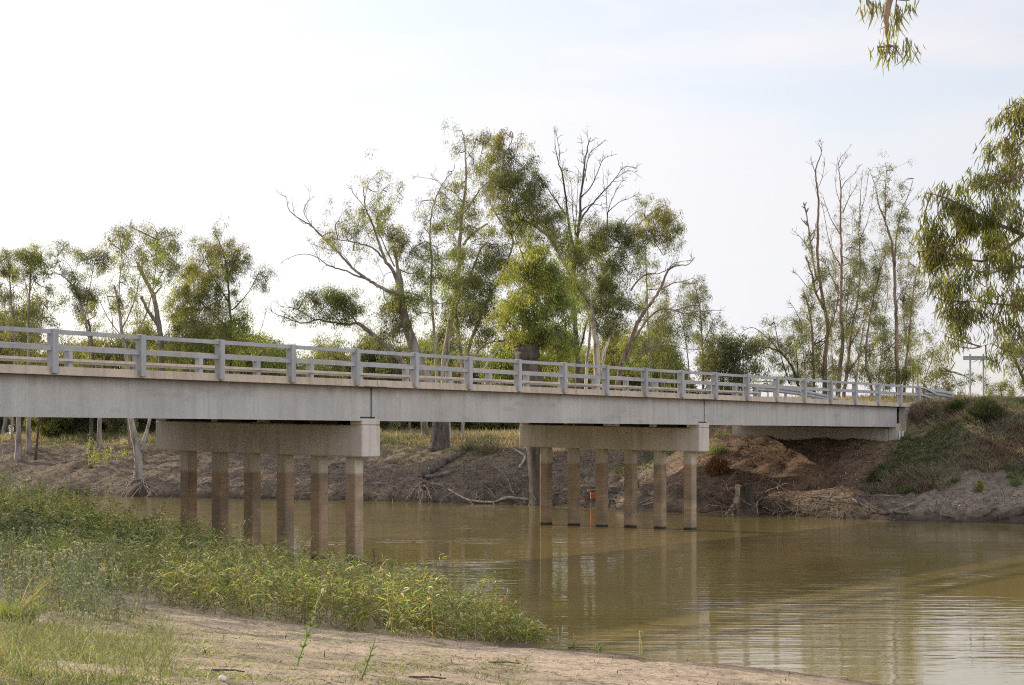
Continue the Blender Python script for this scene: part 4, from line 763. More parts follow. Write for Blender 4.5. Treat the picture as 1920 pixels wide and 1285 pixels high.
tree('dark_bushy_tree', 'small dark bushy tree with dead branches drooping to its left', 'tree', 112,
     [([(1508, 775), (1500, 735), (1490, 700), (1480, 680), (1465, 662), (1450, 655), (1432, 650), (1412, 648), (1400, 655), (1380, 661)], 4, .5), ([(1462, 660), (1445, 640), (1425, 622), (1412, 615), (1398, 618), (1388, 628)], 2, .4), ([(1495, 720), (1495, 680), (1490, 640), (1485, 605)], 2.5, .7), ([(1480, 720), (1465, 670), (1455, 620), (1450, 595)], 2.5, .7), ([(1432, 652), (1412, 662), (1405, 680), (1404, 695)], 1.3, .4), ([(1500, 600), (1490, 580), (1480, 565)], 1.2, .4)],
     [(1448, 605, 12, 12, 1.2, 1), (1445, 630, 14, 14, 1.4, 1), (1485, 605, 18, 12, 1.2, 1), (1460, 640, 20, 16, 1.4, 1), (1490, 635, 18, 20, 1.3, 1), (1475, 660, 24, 18, 1.3, 1), (1455, 680, 18, 16, 1.2, 1), (1490, 680, 18, 22, 1.1, 1), (1470, 705, 24, 12, 1, 3), (1500, 700, 12, 20, .8, 3), (1500, 610, 10, 16, 1, 1)],
     'bark_dark', dead=(0, 1, 4, 5), seed=54, twig_t=(0.12, 0.10, 0.09), sprays=2.2)
for q, (lab, limbs, cl, yy, bk) in enumerate([
    ('leafy young gum with thin pale stems just beyond the end of the railing',
     [([(1730, 780), (1732, 720), (1745, 680), (1752, 650)], 2.5, .8), ([(1722, 780), (1720, 700), (1728, 650), (1733, 610)], 2, .6), ([(1715, 780), (1712, 720), (1708, 680)], 1.8, .6), ([(1745, 780), (1755, 720), (1768, 690)], 2, .6)],
     [(1735, 620, 16, 22, .9, 0), (1748, 655, 20, 20, 1, 0), (1728, 680, 20, 22, 1, 0), (1765, 675, 18, 14, .9, 4), (1775, 695, 22, 18, 1.1, 4), (1755, 710, 24, 18, 1.2, 4), (1790, 720, 16, 14, 1, 3), (1735, 725, 20, 14, 1.1, 4), (1768, 730, 24, 12, 1.2, 0), (1812, 700, 8, 8, .4, 3), (1818, 715, 6, 8, .4, 3)], 100, 'bark_pale'),
    ('brown trunked gum at the right edge behind the hanging foliage',
     [([(1935, 790), (1928, 740), (1915, 700), (1900, 670), (1888, 645), (1880, 630)], 5, 1.5), ([(1915, 700), (1935, 660), (1950, 630)], 3, 1), ([(1890, 650), (1872, 665), (1865, 680)], 1.5, .5)],
     [(1880, 630, 16, 18, 1.2, 0), (1900, 640, 20, 22, 1.4, 4), (1925, 640, 22, 30, 1.4, 0), (1890, 665, 16, 16, 1.1, 0), (1910, 680, 20, 20, 1.2, 4), (1935, 690, 18, 24, 1.2, 0), (1918, 715, 16, 16, 1, 0)], 96, 'bark_brown'),
    ('round olive tree low on the skyline right of the sign',
     [([(1880, 780), (1878, 745), (1876, 725)], 2, .8), ([(1845, 745), (1850, 725), (1842, 708)], 1.2, .4)],
     [(1878, 718, 18, 10, 1.4, 4), (1868, 730, 18, 12, 1.4, 0), (1890, 730, 18, 12, 1.4, 4), (1885, 742, 22, 10, 1.2, 0), (1848, 708, 10, 6, .8, 3), (1856, 722, 12, 8, .8, 3), (1838, 712, 8, 5, .6, 3), (1835, 705, 7, 4, .5, 3)], 118, 'bark_dark'),
    ('dark low tree showing just above the railing in the gap of sky',
     [([(1440, 770), (1440, 735), (1438, 715)], 2, .8)],
     [(1435, 708, 18, 7, 1.4, 1), (1415, 714, 12, 6, 1, 0), (1455, 712, 14, 8, 1.2, 1), (1440, 722, 24, 8, 1.1, 0), (1400, 724, 12, 7, .7, 3), (1390, 735, 14, 7, .8, 0)], 150, 'bark_dark')]):
    tree('young_gum' if q == 0 else ('edge_gum' if q == 1 else 'round_tree'), lab, 'tree', yy, limbs, cl, bk, seed=60+q, sprays=2.2)

# --- copied trees and shrubs of the wood beyond the far bank
def proto_tree(seed, h, name, barkm, tone, sh=False):
    r = np.random.default_rng(seed); root = empty(name, (0, 0, 0)); tb = MB(); lb = MB()
    n0 = 3 if not sh else 5; top = []
    for i in range(n0):
        a = r.uniform(0, 6.28); sp = r.uniform(.12, .32)*h*(1.6 if sh else 1)
        base = np.array((r.normal()*.15, r.normal()*.15, -.25)) if sh else np.array((r.normal()*0.12*i, r.normal()*0.12*i, -.3))
        P = smooth_path([base, base+np.array((math.cos(a)*sp*.25, math.sin(a)*sp*.25, h*.35)), base+np.array((math.cos(a)*sp*.6, math.sin(a)*sp*.6, h*.65)), base+np.array((math.cos(a)*sp, math.sin(a)*sp, h*r.uniform(.8, .95)))], 5, .03)
        tb.tube(P, np.linspace(.02*h if not sh else .012*h, .004*h, len(P)), 6); top += [P[k_] for k_ in range(len(P)//(2 if not sh else 4), len(P), 2)]
    top = np.array(top)
    nb = 27 if not sh else 26
    for i in range(nb):
        c = top[r.integers(len(top))] + r.normal(size=3)*np.array((.11, .11, .06))*h; R_ = r.uniform(.07, .13)*h
        n = 44; q = rdir(n, r)*(r.random((n, 1))**.5); ctr = c + q*R_*1.15
        idx = np.repeat(np.arange(n), 20); m_ = len(idx)
        o = ctr[idx]+r.normal(size=(m_, 3))*.16; d = unit(rdir(m_, r)*.7+np.array((0, 0, -.8))); sd = unit(np.cross(d, rdir(m_, r)))
        lb.kites(o, d, sd, .19*np.exp(r.normal(0, .2, m_)), .05, leaf_cols(m_, tone, r)*np.exp(r.normal(0, .2)))
    tb.build('trunk', M[barkm], root, True); lb.build('crown', M['leaf'], root); return root
wt = [proto_tree(101, 8.5, 'background_tree', 'bark_grey', 0), proto_tree(102, 7.5, 'background_tree', 'bark_dark', 5), proto_tree(103, 8, 'background_tree', 'bark_brown', 3)]
ws = [proto_tree(104, 3.4, 'scrub_bush', 'bark_dark', 3, True), proto_tree(105, 3.0, 'scrub_bush', 'bark_brown', 0, True)]
r = np.random.default_rng(5); used = {}
def place(protos, k_, x, y, sc, label, cat, group):
    p = protos[k_]
    if p.name in used: o = copy_tree(p)
    else: o = p; used[p.name] = 1
    o.location = (x, y, gz(x, y)-0.05); o.scale = (sc, sc, sc*r.uniform(.9, 1.1)); o.rotation_euler = (0, 0, r.uniform(0, 6.28)); tag(o, label, cat, group)
for px in np.concatenate([np.linspace(-60, 500, 18), np.linspace(540, 760, 8), np.linspace(780, 1330, 12)]):
    Yd = r.uniform(112, 142); x = (px+r.normal()*10-CX)/F*Yd
    sc = r.uniform(.72, 1.15) if px < 480 else (r.uniform(.78, 1.0) if px < 770 else r.uniform(.85, 1.15))
    place(wt, int(r.integers(3)), x, Yd, sc, 'small leafy tree in the wood behind the far bank', 'tree', 'trees of the wood behind the far bank')
for px in np.concatenate([np.linspace(-40, 480, 14), np.linspace(520, 1340, 13), np.array([800, 870, 890, 915, 940, 965, 350, 300, 700, 740, 120, 150, 215, 235, 255])]):
    Yd = r.uniform(108, 128); x = (px+r.normal()*8-CX)/F*Yd
    place(ws, int(r.integers(2)), x, Yd, r.uniform(.45, .9), 'low grey green bush at the foot of the wood', 'bush', 'bushes at the foot of the wood')
for px in (100, 140, 225, 245, 730, 770, 800, 815, 832, 905, 980, 1210, 1300, 1345):
    x = (px-CX)/F*112; place(ws, int(r.integers(2)), x, 112+r.normal(), r.uniform(.9, 1.1), 'low grey green bush at the foot of the wood', 'bush', 'bushes at the foot of the wood')
# dark thin trunks seen under the girder at left
for q, (lab, pts, r0, yy, bk) in enumerate([
    ('dark straight trunk left of the forked gum under the bridge', [(170, 842), (171, 800), (173, 760), (175, 690), (172, 640), (165, 600)], 4.2, 98, 'bark_dark'),
    ('thin slanting dark trunk under the left part of the bridge', [(66, 824), (72, 800), (77, 770), (88, 700), (95, 640)], 3.0, 103, 'bark_dark'),
    ('thick grey trunk low at the far left under the girder', [(34, 824), (35, 800), (34, 770), (36, 700)], 7.0, 103, 'bark_grey'),
    ('brown trunk close behind the forked gum', [(243, 840), (241, 800), (238, 760), (236, 700)], 3.0, 101, 'bark_brown')]):
    tree('slim_trunk', lab, 'tree', yy, [(pts, r0, r0*.6)], [(pts[-1][0], pts[-1][1], 24, 18, .8, 0), (pts[-1][0]+15, pts[-1][1]-14, 18, 14, .8, 0)], bk, seed=90+q)

# --- overhanging near trees at the right (trunks stand outside the frame)
tree('overhanging_gum', 'drooping gum foliage overhanging the river at the right edge', 'tree', 24,
     [([(2330, 1195), (2290, 1000), (2240, 800), (2180, 600), (2120, 450), (2060, 300), (2010, 150), (1990, 40), (1985, -40)], 42, 2), ([(2150, 520), (2050, 470), (1980, 450), (1920, 440), (1870, 420), (1820, 395), (1775, 372), (1740, 362)], 8, 1.0, .05), ([(2120, 460), (2020, 350), (1960, 290), (1910, 240), (1885, 205)], 6, 1.0, -.05), ([(2180, 600), (2060, 540), (1980, 510), (1925, 500), (1885, 505), (1850, 512), (1810, 500)], 6, 1.0, 0), ([(2230, 780), (2100, 640), (2000, 590), (1930, 575), (1870, 570), (1815, 565)], 5, 1.0, .05), ([(1920, 440), (1880, 470), (1840, 490), (1790, 480), (1750, 470)], 4, 1, .1), ([(1960, 290), (1910, 330), (1870, 340), (1830, 335)], 4, 1, -.1), ([(2000, 590), (1940, 620), (1900, 640)], 4, 1, -.1), ([(1895, 660), (1880, 655), (1860, 645), (1840, 650)], 1.0, .5, 0)],
     [(1990, 20, 40, 40, 1.0, 4), (2020, 90, 40, 40, 1.0, 0), (1985, 120, 30, 30, 1.0, 0), (2050, 180, 45, 40, 1.0, 4), (1990, 220, 35, 40, 1.0, 1), (2090, 290, 40, 40, 1.0, 0), (2020, 330, 45, 40, 1.0, 4), (1985, 420, 35, 40, 1.0, 0), (2060, 430, 40, 40, 1.0, 1), (2000, 540, 40, 40, 1.0, 4), (2080, 580, 40, 40, .9, 0), (1905, 190, 18, 22, 1.2, 4), (1885, 215, 18, 20, 1, 0), (1915, 230, 22, 30, 1.5, 0), (1875, 265, 20, 22, 1.1, 0), (1900, 280, 24, 28, 1.4, 4), (1850, 290, 10, 20, .8, 3), (1915, 330, 24, 34, 1.5, 0), (1880, 335, 26, 26, 1.4, 1), (1840, 340, 26, 18, 1.3, 0), (1855, 370, 30, 24, 1.5, 1), (1805, 355, 22, 14, 1, 0), (1775, 350, 18, 12, .8, 3), (1745, 355, 8, 14, .7, 3), (1800, 390, 28, 24, 1.4, 0), (1765, 395, 24, 24, 1.3, 1), (1738, 410, 16, 26, 1.3, 0), (1905, 400, 24, 34, 1.5, 1), (1870, 410, 26, 26, 1.2, 0), (1840, 415, 30, 28, 1.5, 2), (1800, 430, 30, 28, 1.5, 4), (1760, 445, 28, 30, 1.5, 4), (1732, 460, 14, 26, 1.2, 0), (1850, 455, 28, 28, 1.5, 2), (1815, 470, 24, 28, 1.4, 2), (1780, 480, 28, 26, 1.5, 4), (1748, 500, 20, 24, 1.3, 0), (1890, 460, 24, 28, 1.2, 4), (1912, 490, 16, 30, 1.2, 0), (1850, 505, 26, 24, 1.2, 2), (1815, 515, 24, 24, 1.1, 0), (1785, 530, 24, 26, 1.5, 0), (1755, 545, 16, 22, 1.2, 1), (1880, 545, 26, 20, .9, 4), (1905, 570, 24, 26, 1.3, 0), (1845, 550, 24, 24, 1, 5), (1800, 565, 26, 24, 1.4, 0), (1770, 580, 18, 22, 1.4, 1), (1825, 590, 20, 24, .9, 3), (1850, 600, 16, 18, .6, 3), (1880, 600, 22, 20, 1.1, 0), (1910, 620, 20, 26, 1.2, 0), (1795, 600, 18, 24, 1.2, 0), (1775, 625, 10, 18, 1, 0), (1885, 640, 14, 14, .7, 0), (1880, 665, 8, 12, .7, 3), (1855, 670, 9, 14, .6, 3), (1790, 645, 10, 14, .7, 0), (1810, 630, 8, 12, .4, 3)],
     'bark_brown', seed=71, leaf=(0.115, 0.0145), sprays=2.9, nleaf=20, near=True, droop=1.15, spray_r=0.085, twig_t=(0.14, 0.09, 0.07), dspread=.5)
tree('overhead_branch_gum', 'small hanging sprig of long gum leaves against the sky at the top', 'tree', 13,
     [([(2650, 1260), (2560, 800), (2450, 400), (2300, 50), (2150, -250), (2080, -450)], 70, 4), ([(2300, 50), (2050, -150), (1850, -190), (1740, -120), (1690, -60), (1668, 0), (1662, 40), (1664, 75), (1668, 100)], 20, 1.2, 0), ([(1740, -120), (1690, -110), (1645, -50), (1648, -10), (1652, 30)], 3, .6, 0), ([(1690, -60), (1680, 10), (1684, 50), (1700, 72)], 1.6, .5, 0), ([(1668, 20), (1655, 40), (1650, 65)], .8, .4, 0), ([(1690, -60), (1640, -30), (1626, 0)], 1.2, .5, 0)],
     [(2250, -100, 90, 60, .5, 4), (2120, -240, 100, 70, .5, 0), (2320, -260, 110, 80, .5, 4), (2080, -420, 110, 80, .5, 0), (1960, -330, 80, 60, .5, 4), (1626, 5, 5, 14, .9, 3), (1636, 5, 6, 10, .6, 0), (1668, 12, 12, 18, 1.5, 2), (1680, 15, 8, 14, .9, 0), (1668, 55, 5, 20, 1.1, 2), (1682, 40, 6, 12, .5, 0), (1668, 88, 5, 18, .9, 3), (1684, 85, 10, 10, 1.1, 1), (1700, 78, 10, 10, .8, 1), (1645, 85, 3, 10, .6, 0), (1706, 85, 7, 10, .5, 1), (1705, -3, 3, 8, .5, 1)],
     'bark_brown', seed=72, leaf=(0.10, 0.010), sprays=1.1, nleaf=6, near=True, droop=1.4, spray_r=0.04, twig_t=(0.2, 0.17, 0.14), dspread=0)

# ------------------------------------------------------------------ far bank: grass, litter, tangles, logs, stumps, shrubs
def scatter_uv(n, v0, v1, w0, w1, seed):
    r = np.random.default_rng(seed); v = r.uniform(v0, v1, n); w_ = r.uniform(w0, w1, n); u = np.interp(v, VF, UF)+w_
    X, Y = xy(u, v); return X, Y, u, v, w_, r
def blades(mb, X, Y, Z, h, wd, cols, r, lean=.35, bend=.35):
    n = len(X); o = np.stack([X, Y, Z-0.03], -1); d = unit(np.stack([r.normal(0, lean, n), r.normal(0, lean, n), np.ones(n)], -1))
    s_ = unit(np.cross(d, rdir(n, r))); bd = np.stack([r.normal(0, 1, n), r.normal(0, 1, n), -np.abs(r.normal(0, .6, n))], -1)*(h*bend)[:, None]
    mb.strips(o, d, s_, h, wd, bd, cols, ((0, .8), (.5, .8), (1, .08)))
def jcol(base, n, r, s_=.25): return np.clip(np.array(base)*np.exp(r.normal(0, s_, (n, 1)))*np.exp(r.normal(0, .08, (n, 3))), .01, .8)
mb = MB()
X, Y, u, v, w_, r = scatter_uv(70000, -95, -38, 4.5, 20, 201)
keep = (fbm(X*.6, Y*.6, 91, 3)+(w_-6.5)*.09 > .53); X, Y, w_ = X[keep], Y[keep], w_[keep]; n = len(X)
hh = np.where(w_ > 8, r.uniform(.2, .6, n), r.uniform(.06, .2, n))*(.5+fbm(X*.4, Y*.4, 93, 2))
kk = fbm(X*.25, Y*.25, 95, 3) + (8.5-w_)*.03
cc = np.where((kk > .5)[:, None], jcol((.115, .125, .06), n, r), jcol((.27, .23, .16), n, r))
blades(mb, X, Y, ground_z(X, Y), hh, .035, cc, r); tag(mb.build('bank_grass', M['grass']), 'dry and green grass growing along the top of the far bank', 'grass', kind='stuff')
mb = MB()
X, Y, u, v, w_, r = scatter_uv(210000, -28.5, 5, 2.2, 16, 203)
keep = (fbm(X*.8, Y*.8, 97, 3)+np.minimum(w_-3.4, 4)*.13 > .43) & (np.abs(v-VC) > 4.0); X, Y, v, w_ = X[keep], Y[keep], v[keep], w_[keep]; n = len(X)
g = fbm(X*.45, Y*.45, 99, 3); grn = g > .57; red = (g < .42)
cc = np.where(grn[:, None], jcol((.095, .125, .048), n, r), np.where(red[:, None], jcol((.15, .11, .085), n, r), jcol((.19, .17, .12), n, r)))
hh = np.where(grn, r.uniform(.1, .25, n), r.uniform(.15, .55, n)); blades(mb, X, Y, ground_z(X, Y), hh, .03, cc, r, .5)
X, Y, u, v, w_, r = scatter_uv(9000, -42, -35.4, 3.5, 12, 204); keep = fbm(X*.6, Y*.6, 98, 3) > .47; X, Y = X[keep], Y[keep]; n = len(X)
blades(mb, X, Y, ground_z(X, Y), r.uniform(.1, .35, n), .03, jcol((.12, .15, .04), n, r), r, .5)
X, Y, u, v, w_, r = scatter_uv(100, -42, -36, 3, 9, 210); n = 16000; u = r.uniform(72.5, 112, n); v = r.uniform(-43, -36.0, n); X, Y = xy(u, v)
blades(mb, X, Y, ground_z(X, Y), r.uniform(.2, .6, n), .035, np.where((r.random(n) < .3)[:, None], jcol((.15, .16, .07), n, r), jcol((.34, .27, .17), n, r)), r, .3)
tag(mb.build('embankment_weeds', M['grass']), 'reddish dry weeds and green grass covering the road embankment', 'weeds', kind='stuff')
# leaf and bark litter on the bare slope
mb = MB(); X, Y, u, v, w_, r = scatter_uv(60000, -95, -12, .3, 9, 205); n = len(X)
o = np.stack([X, Y, ground_z(X, Y)+.015], -1); d = unit(np.stack([r.normal(size=n), r.normal(size=n), r.normal(0, .3, n)+.1], -1)); sd = unit(np.cross(d, np.array((0, 0, 1.))+.35*rdir(n, r)))
lt = np.where((r.random(n) < .45)[:, None], jcol((.36, .29, .22), n, r, .4), jcol((.075, .06, .048), n, r, .4)); mb.kites(o, d, sd, r.uniform(.05, .20, n), r.uniform(.02, .055, n), lt)
tag(mb.build('bark_litter', M['dry']), 'pale bark and leaf litter strewn over the bare bank', 'litter', kind='stuff')
# twig tangle
mb = MB(); r = np.random.default_rng(206)
def twig(mb, p, d, ln, r0, col, r, grav=0.0, k_=6, wob=.28):
    q = [np.array(p, float)]; dd = np.array(d, float)
    for j in range(k_):
        dd = unit(dd + r.normal(size=3)*wob + np.array((0, 0, -grav))); q.append(q[-1]+dd*ln/k_)
    q = np.array(q); mb.tube(q, np.linspace(r0, r0*.4, k_+1), 4, col, cap=False); return q
for (v0, v1, n, wmx) in ((-64, -41, 420, 3.4), (-95, -64, 140, 1.0), (-36, -27, 210, 1.5), (-27, -12, 70, 1.2), (-41, -36, 70, 1.2)):
    for _ in range(n):
        v = r.uniform(v0, v1); wq = abs(r.normal(0, .5))*wmx; u = float(np.interp(v, VF, UF))+wq; x, y = xy(u, v); z = gz(x, y)+r.uniform(0, .35)
        c = np.array((.135, .108, .088))*np.exp(r.normal(0, .4)); q = twig(mb, (x, y, z), unit(np.array((r.normal(), r.normal()*.6-.2, r.normal()*.35+.15))), r.uniform(.4, 1.9), r.uniform(.007, .022), c, r, .12)
        if r.random() < .5: twig(mb, q[3], unit(q[3]-q[2]+r.normal(size=3)*.3), r.uniform(.3, .9), .007, c, r, .1, 4)
tag(mb.build('driftwood_tangle', M['twig']), 'tangle of grey driftwood twigs and roots along the far waterline', 'driftwood', kind='stuff')
def onground(px, py, Y0, lift=0.0):
    """point on the far bank along the pixel ray"""
    Ys = np.linspace(Y0-14, Y0+14, 400); P_ = np.stack([(px-CX)/F*Ys, Ys, EYE-(py-HY)/F*Ys], -1); g = ground_z(P_[:, 0], P_[:, 1]); i = int(np.argmax(P_[:, 2] < g))
    if not (P_[:, 2] < g).any(): i = int(np.argmin(P_[:, 2]-g))
    p = P_[i].copy(); p[2] = g[i]+lift; return p
def log(name, label, pts, Y0, r0, r1, m_, cat='log', lift=.05, extra=()):
    P_ = smooth_path([onground(px, py, Y0, lift) for px, py in pts], 5, .01); base = tuple(P_[0]); s_ = Y0/F
    o = MB(); o.tube(P_, np.linspace(r0, r1, len(P_))*s_, 8)
    for (pp, a, b_) in extra: Q = smooth_path([onground(px, py, Y0, lift+.05) for px, py in pp], 4, .01); o.tube(Q, np.linspace(a, b_, len(Q))*s_, 6)
    ob = o.build(name, M[m_], None, True, loc=base); return tag(ob, label, cat)
log('log', 'curved grey driftwood log lying on the sand near the abutment shadow', [(1602, 938), (1625, 950), (1650, 964), (1675, 962), (1700, 952), (1714, 946)], 66, 6, 2.5, 'bark_dead', extra=[([(1660, 962), (1690, 968), (1705, 965)], 3, 1.5)])
log('log', 'thick dark log half in the water at the right edge', [(1872, 977), (1890, 972), (1905, 966), (1930, 962)], 63.5, 8, 10, 'bark_dark', extra=[([(1845, 975), (1858, 964), (1870, 960)], 3, 2)])
log('log', 'big dark fallen trunk lying up the bank behind the first pier', [(796, 898), (815, 885), (835, 872), (855, 862), (872, 856)], 88, 6, 4, 'bark_dark', lift=.15)
log('log', 'second dark fallen limb below the big fallen trunk', [(798, 900), (825, 896), (850, 888)], 86, 5, 2.5, 'bark_dead', lift=.12)
log('branch', 'long bleached branch along the waterline left of the broken trunk', [(842, 922), (868, 938), (890, 944), (925, 945), (950, 940), (975, 940), (994, 943)], 82, 1.6, 3.0, 'bark_cream', 'branch', .08)
log('branch', 'bleached crooked branch leaning on the slope beside the broken trunk', [(972, 886), (980, 873), (984, 862), (976, 857)], 84, 2.4, 2.2, 'bark_cream', 'branch', .18, extra=[([(984, 862), (965, 852), (953, 845)], 1.6, .8)])
log('branch', 'grey forked branch sprawling down the bank above the bleached branch', [(925, 882), (945, 898), (955, 915), (958, 928), (968, 938)], 84, 1.2, 1.6, 'bark_dead', 'branch', .2, extra=[([(955, 915), (940, 905), (925, 920)], 1, .6), ([(958, 928), (942, 922), (935, 915)], 1, .6)])
log('branch', 'straight pale pole lying behind the piles of the second pier', [(1200, 951), (1212, 945), (1226, 939)], 75, 1.8, 1.6, 'bark_dead', 'branch', .12, extra=[([(1205, 957), (1218, 953), (1228, 950)], 2.2, 1.8)])
log('branch', 'thin dead branch lying across the sand above the curved log', [(1600, 932), (1640, 935), (1680, 933), (1715, 934)], 67, 1.4, .8, 'bark_dead', 'branch', .08)
log('branch', 'thin pale root trailing in the brush right of the stump', [(1432, 952), (1440, 962), (1462, 965), (1480, 963)], 70.5, 1.8, 1.0, 'bark_dead', 'branch', .1)
log('branch', 'long straight dead stick resting on brush between stump and curved log', [(1500, 945), (1540, 946), (1580, 946), (1600, 944)], 69, 1.6, 1.3, 'bark_dead', 'branch', .25)
log('branch', 'pale stick half in the water in front of the right hand sand', [(1740, 962), (1762, 966), (1782, 974)], 64.5, 1.3, 1.0, 'bark_dead', 'branch', .08, extra=[([(1762, 974), (1775, 975), (1785, 976)], 1.4, 1)])
# stump
p = onground(1396, 960, 69.5); b0 = (p[0], p[1], p[2]); st = empty('tree_stump', b0, 'sawn tree stump with spreading roots standing at the far waterline', 'stump')
o = MB(); s_ = p[1]/F; r = np.random.default_rng(207)
zz = np.array([-.3, 0, .2, .45, .75, 1.1]); rr = np.array([40, 34, 26, 19, 15, 14.5])*s_
o.tube(np.stack([p[0]+np.linspace(.1, -.02, 6), np.full(6, p[1]), p[2]+zz], -1), rr, 14); nv_ = o.v[0]; an_ = np.arctan2(nv_[:, 1]-p[1], nv_[:, 0]-p[0]); k_ = 1+.16*np.sin(an_*5+1)+.10*np.sin(an_*9+2); nv_[:, 0] = p[0]+(nv_[:, 0]-p[0])*k_; nv_[:, 1] = p[1]+(nv_[:, 1]-p[1])*k_; nv_[-20:, 2] += .06*np.sin(an_[-20:]*3)
tr_ = o.build('trunk', M['bark_dark'], st, True, loc=b0)
o = MB()
for k_ in range(16):
    a = r.uniform(0, 6.28); d = np.array((math.cos(a), math.sin(a)*.8-.35, -.25)); twig(o, (p[0]+d[0]*.25, p[1]+d[1]*.25, p[2]+r.uniform(.1, .4)), unit(d), r.uniform(.8, 2.0), r.uniform(.03, .06), (.17, .14, .115), r, .1, 7, .2)
o.build('roots', M['twig'], st, loc=b0)
def roots(px, py, Y0, n, label, ln=1.4, col=(.2, .165, .135), r0=.05):
    p = onground(px, py, Y0); b0 = tuple(p); o = MB()
    for k_ in range(n):
        a = r.uniform(math.pi*.95, math.pi*2.05); d = np.array((math.cos(a), math.sin(a)*.6, .05-.1*r.random())); twig(o, (p[0]+r.normal()*.15, p[1], p[2]+r.uniform(.2, .6)), unit(d), ln*r.uniform(.5, 1.3), r0*r.uniform(.5, 1.1), np.array(col)*np.exp(r.normal(0, .3)), r, .15, 7, .22)
    tag(o.build('root_mass', M['twig'], loc=b0), label, 'roots')
roots(262, 918, 93, 18, 'exposed roots under the forked gum at the far waterline', 1.5, (.20, .165, .135))
roots(800, 925, 86, 22, 'fan of grey roots of an upturned tree at the waterline behind the first pier', 1.6, (.17, .14, .115), .06)
roots(905, 930, 83, 16, 'mass of thin grey roots hanging over the water left of the bleached branch', 1.2, (.14, .115, .095), .03)
# orange drum on legs
p = onground(1118, 942, 77.5); s_ = p[1]/F; b0 = tuple(p); dr = empty('orange_box', b0, 'orange metal box with a flat lid on short legs behind the second pier', 'box')
o = MB(); x0, x1 = p[0]-11*s_, p[0]+6*s_; o.box((x0, p[1]-.2, p[2]+.12), (x1, p[1]+.2, p[2]+.48)); bo = o.build('body', M['orange'], dr); mo = bo.modifiers.new('bevel', 'BEVEL'); mo.width = .02
o = MB(); o.box((x0-.13, p[1]-.26, p[2]+.483), (x1+.05, p[1]+.26, p[2]+.53)); o.build('lid', M['bark_brown'], dr)
for xx in (x0+.04, x1-.04): o = MB(); o.tube([(xx, p[1], p[2]-.2), (xx, p[1], p[2]+.118)], .02, 6); o.build('leg', M['steel'], dr)
# fence post on the far bank
p = onground(768, 816, 97); o = MB(); o.tube([p+np.array((0, 0, -.3)), p+np.array((0, 0, .75))], [.085, .075], 8); tag(o.build('fence_post', M['bark_brown'], loc=tuple(p)), 'short weathered timber post in the grass behind the first pier', 'post')

def shrub(name, label, px, py, Y0, rx, ry, tone, n, leaf=(.12, .02), twiggy=0, group=None, seed=1, col=None, up=.3, matn='leaf'):
    r = np.random.default_rng(seed); p = onground(px, py, Y0); s_ = p[1]/F; RX, RY = rx*s_, ry*s_; base = tuple(p); root = empty(name, base, label, 'shrub', group); o = MB(); lb = MB()
    tc_ = np.array(col if col is not None else (.13, .10, .08))
    for k_ in range(14+twiggy):
        a = r.uniform(0, 6.28); e = r.uniform(.1, 1.2); d = unit(np.array((math.cos(a)*RX*e, math.sin(a)*RX*.8*e, RY*1.5))); q = twig(o, p+np.array((math.cos(a)*RX*.3*e, math.sin(a)*RX*.2, -.05)), d, RY*r.uniform(1.2, 1.9), .012, tc_*np.exp(r.normal(0, .25)), r, .02, 6, .2)
        if twiggy:
            for j in (2, 3, 4): twig(o, q[j], unit(q[j]-q[j-1]+r.normal(size=3)*.4), RY*.6, .007, tc_*np.exp(r.normal(0, .25)), r, 0, 4)
    o.build('stems', M['twig'], root, loc=base)
    if n:
        q = rdir(n, r)*(r.random((n, 1))**.4); q[:, 2] = np.abs(q[:, 2]); bumps = .75+.5*fbm(q[:, 0]*2.2+7+seed, q[:, 1]*2.2+q[:, 2]*3+7, seed, 3)[:, None]
        oo = p+q*np.array((RX, RX*.8, RY*1.9))*bumps
        d = unit(rdir(n, r)+np.array((0, 0, up))+q*.6); sd = unit(np.cross(d, rdir(n, r)))
        lb.kites(oo, d, sd, leaf[0]*np.exp(r.normal(0, .25, n)), leaf[1], jcol(col, n, r) if matn != 'leaf' else leaf_cols(n, tone, r)); lb.build('foliage', M[matn], root, loc=base)
    return root
TONES[6] = (.055, .072, .03); TONES[7] = (.20, .20, .13)
shrub('shrub', 'larger dark green shrub on top of the embankment below the sign', 1848, 790, 71, 34, 22, 6, 6500, (.16, .018), 6, seed=1, up=.9)
shrub('shrub', 'smaller dark shrub left of the large dark green one on the embankment', 1795, 782, 72, 22, 16, 6, 3600, (.15, .018), 6, seed=2, up=.9)
shrub('shrub', 'pale grey shrub beside the end of the bridge', 1752, 782, 73, 15, 22, 7, 1800, (.10, .02), 10, seed=3)
shrub('shrub', 'brown dead shrub against the wing wall at the bridge end', 1722, 795, 72.5, 14, 22, 0, 0, twiggy=45, seed=4, col=(.16, .11, .085))
shrub('shrub', 'rust brown dead bush beside the second pier', 1345, 892, 71.5, 22, 20, 0, 2200, (.12, .03), 26, seed=5, col=(.24, .125, .07), matn='dry')
shrub('shrub', 'green and yellow bush behind the second pier top', 1345, 852, 78, 22, 10, 5, 900, (.12, .02), 16, seed=6)
shrub('shrub', 'twiggy grey green bush in the grass left of the broken trunk', 915, 852, 88, 28, 20, 3, 1500, (.10, .02), 36, seed=7)
shrub('shrub', 'second twiggy bush on the bank left of the twiggy grey green one', 880, 846, 90, 18, 10, 3, 800, (.10, .02), 18, seed=8)
shrub('shrub', 'small bright green leafy plant standing on the right hand sand', 1838, 925, 66, 6, 12, 2, 300, (.16, .02), 4, seed=9, up=1.5)
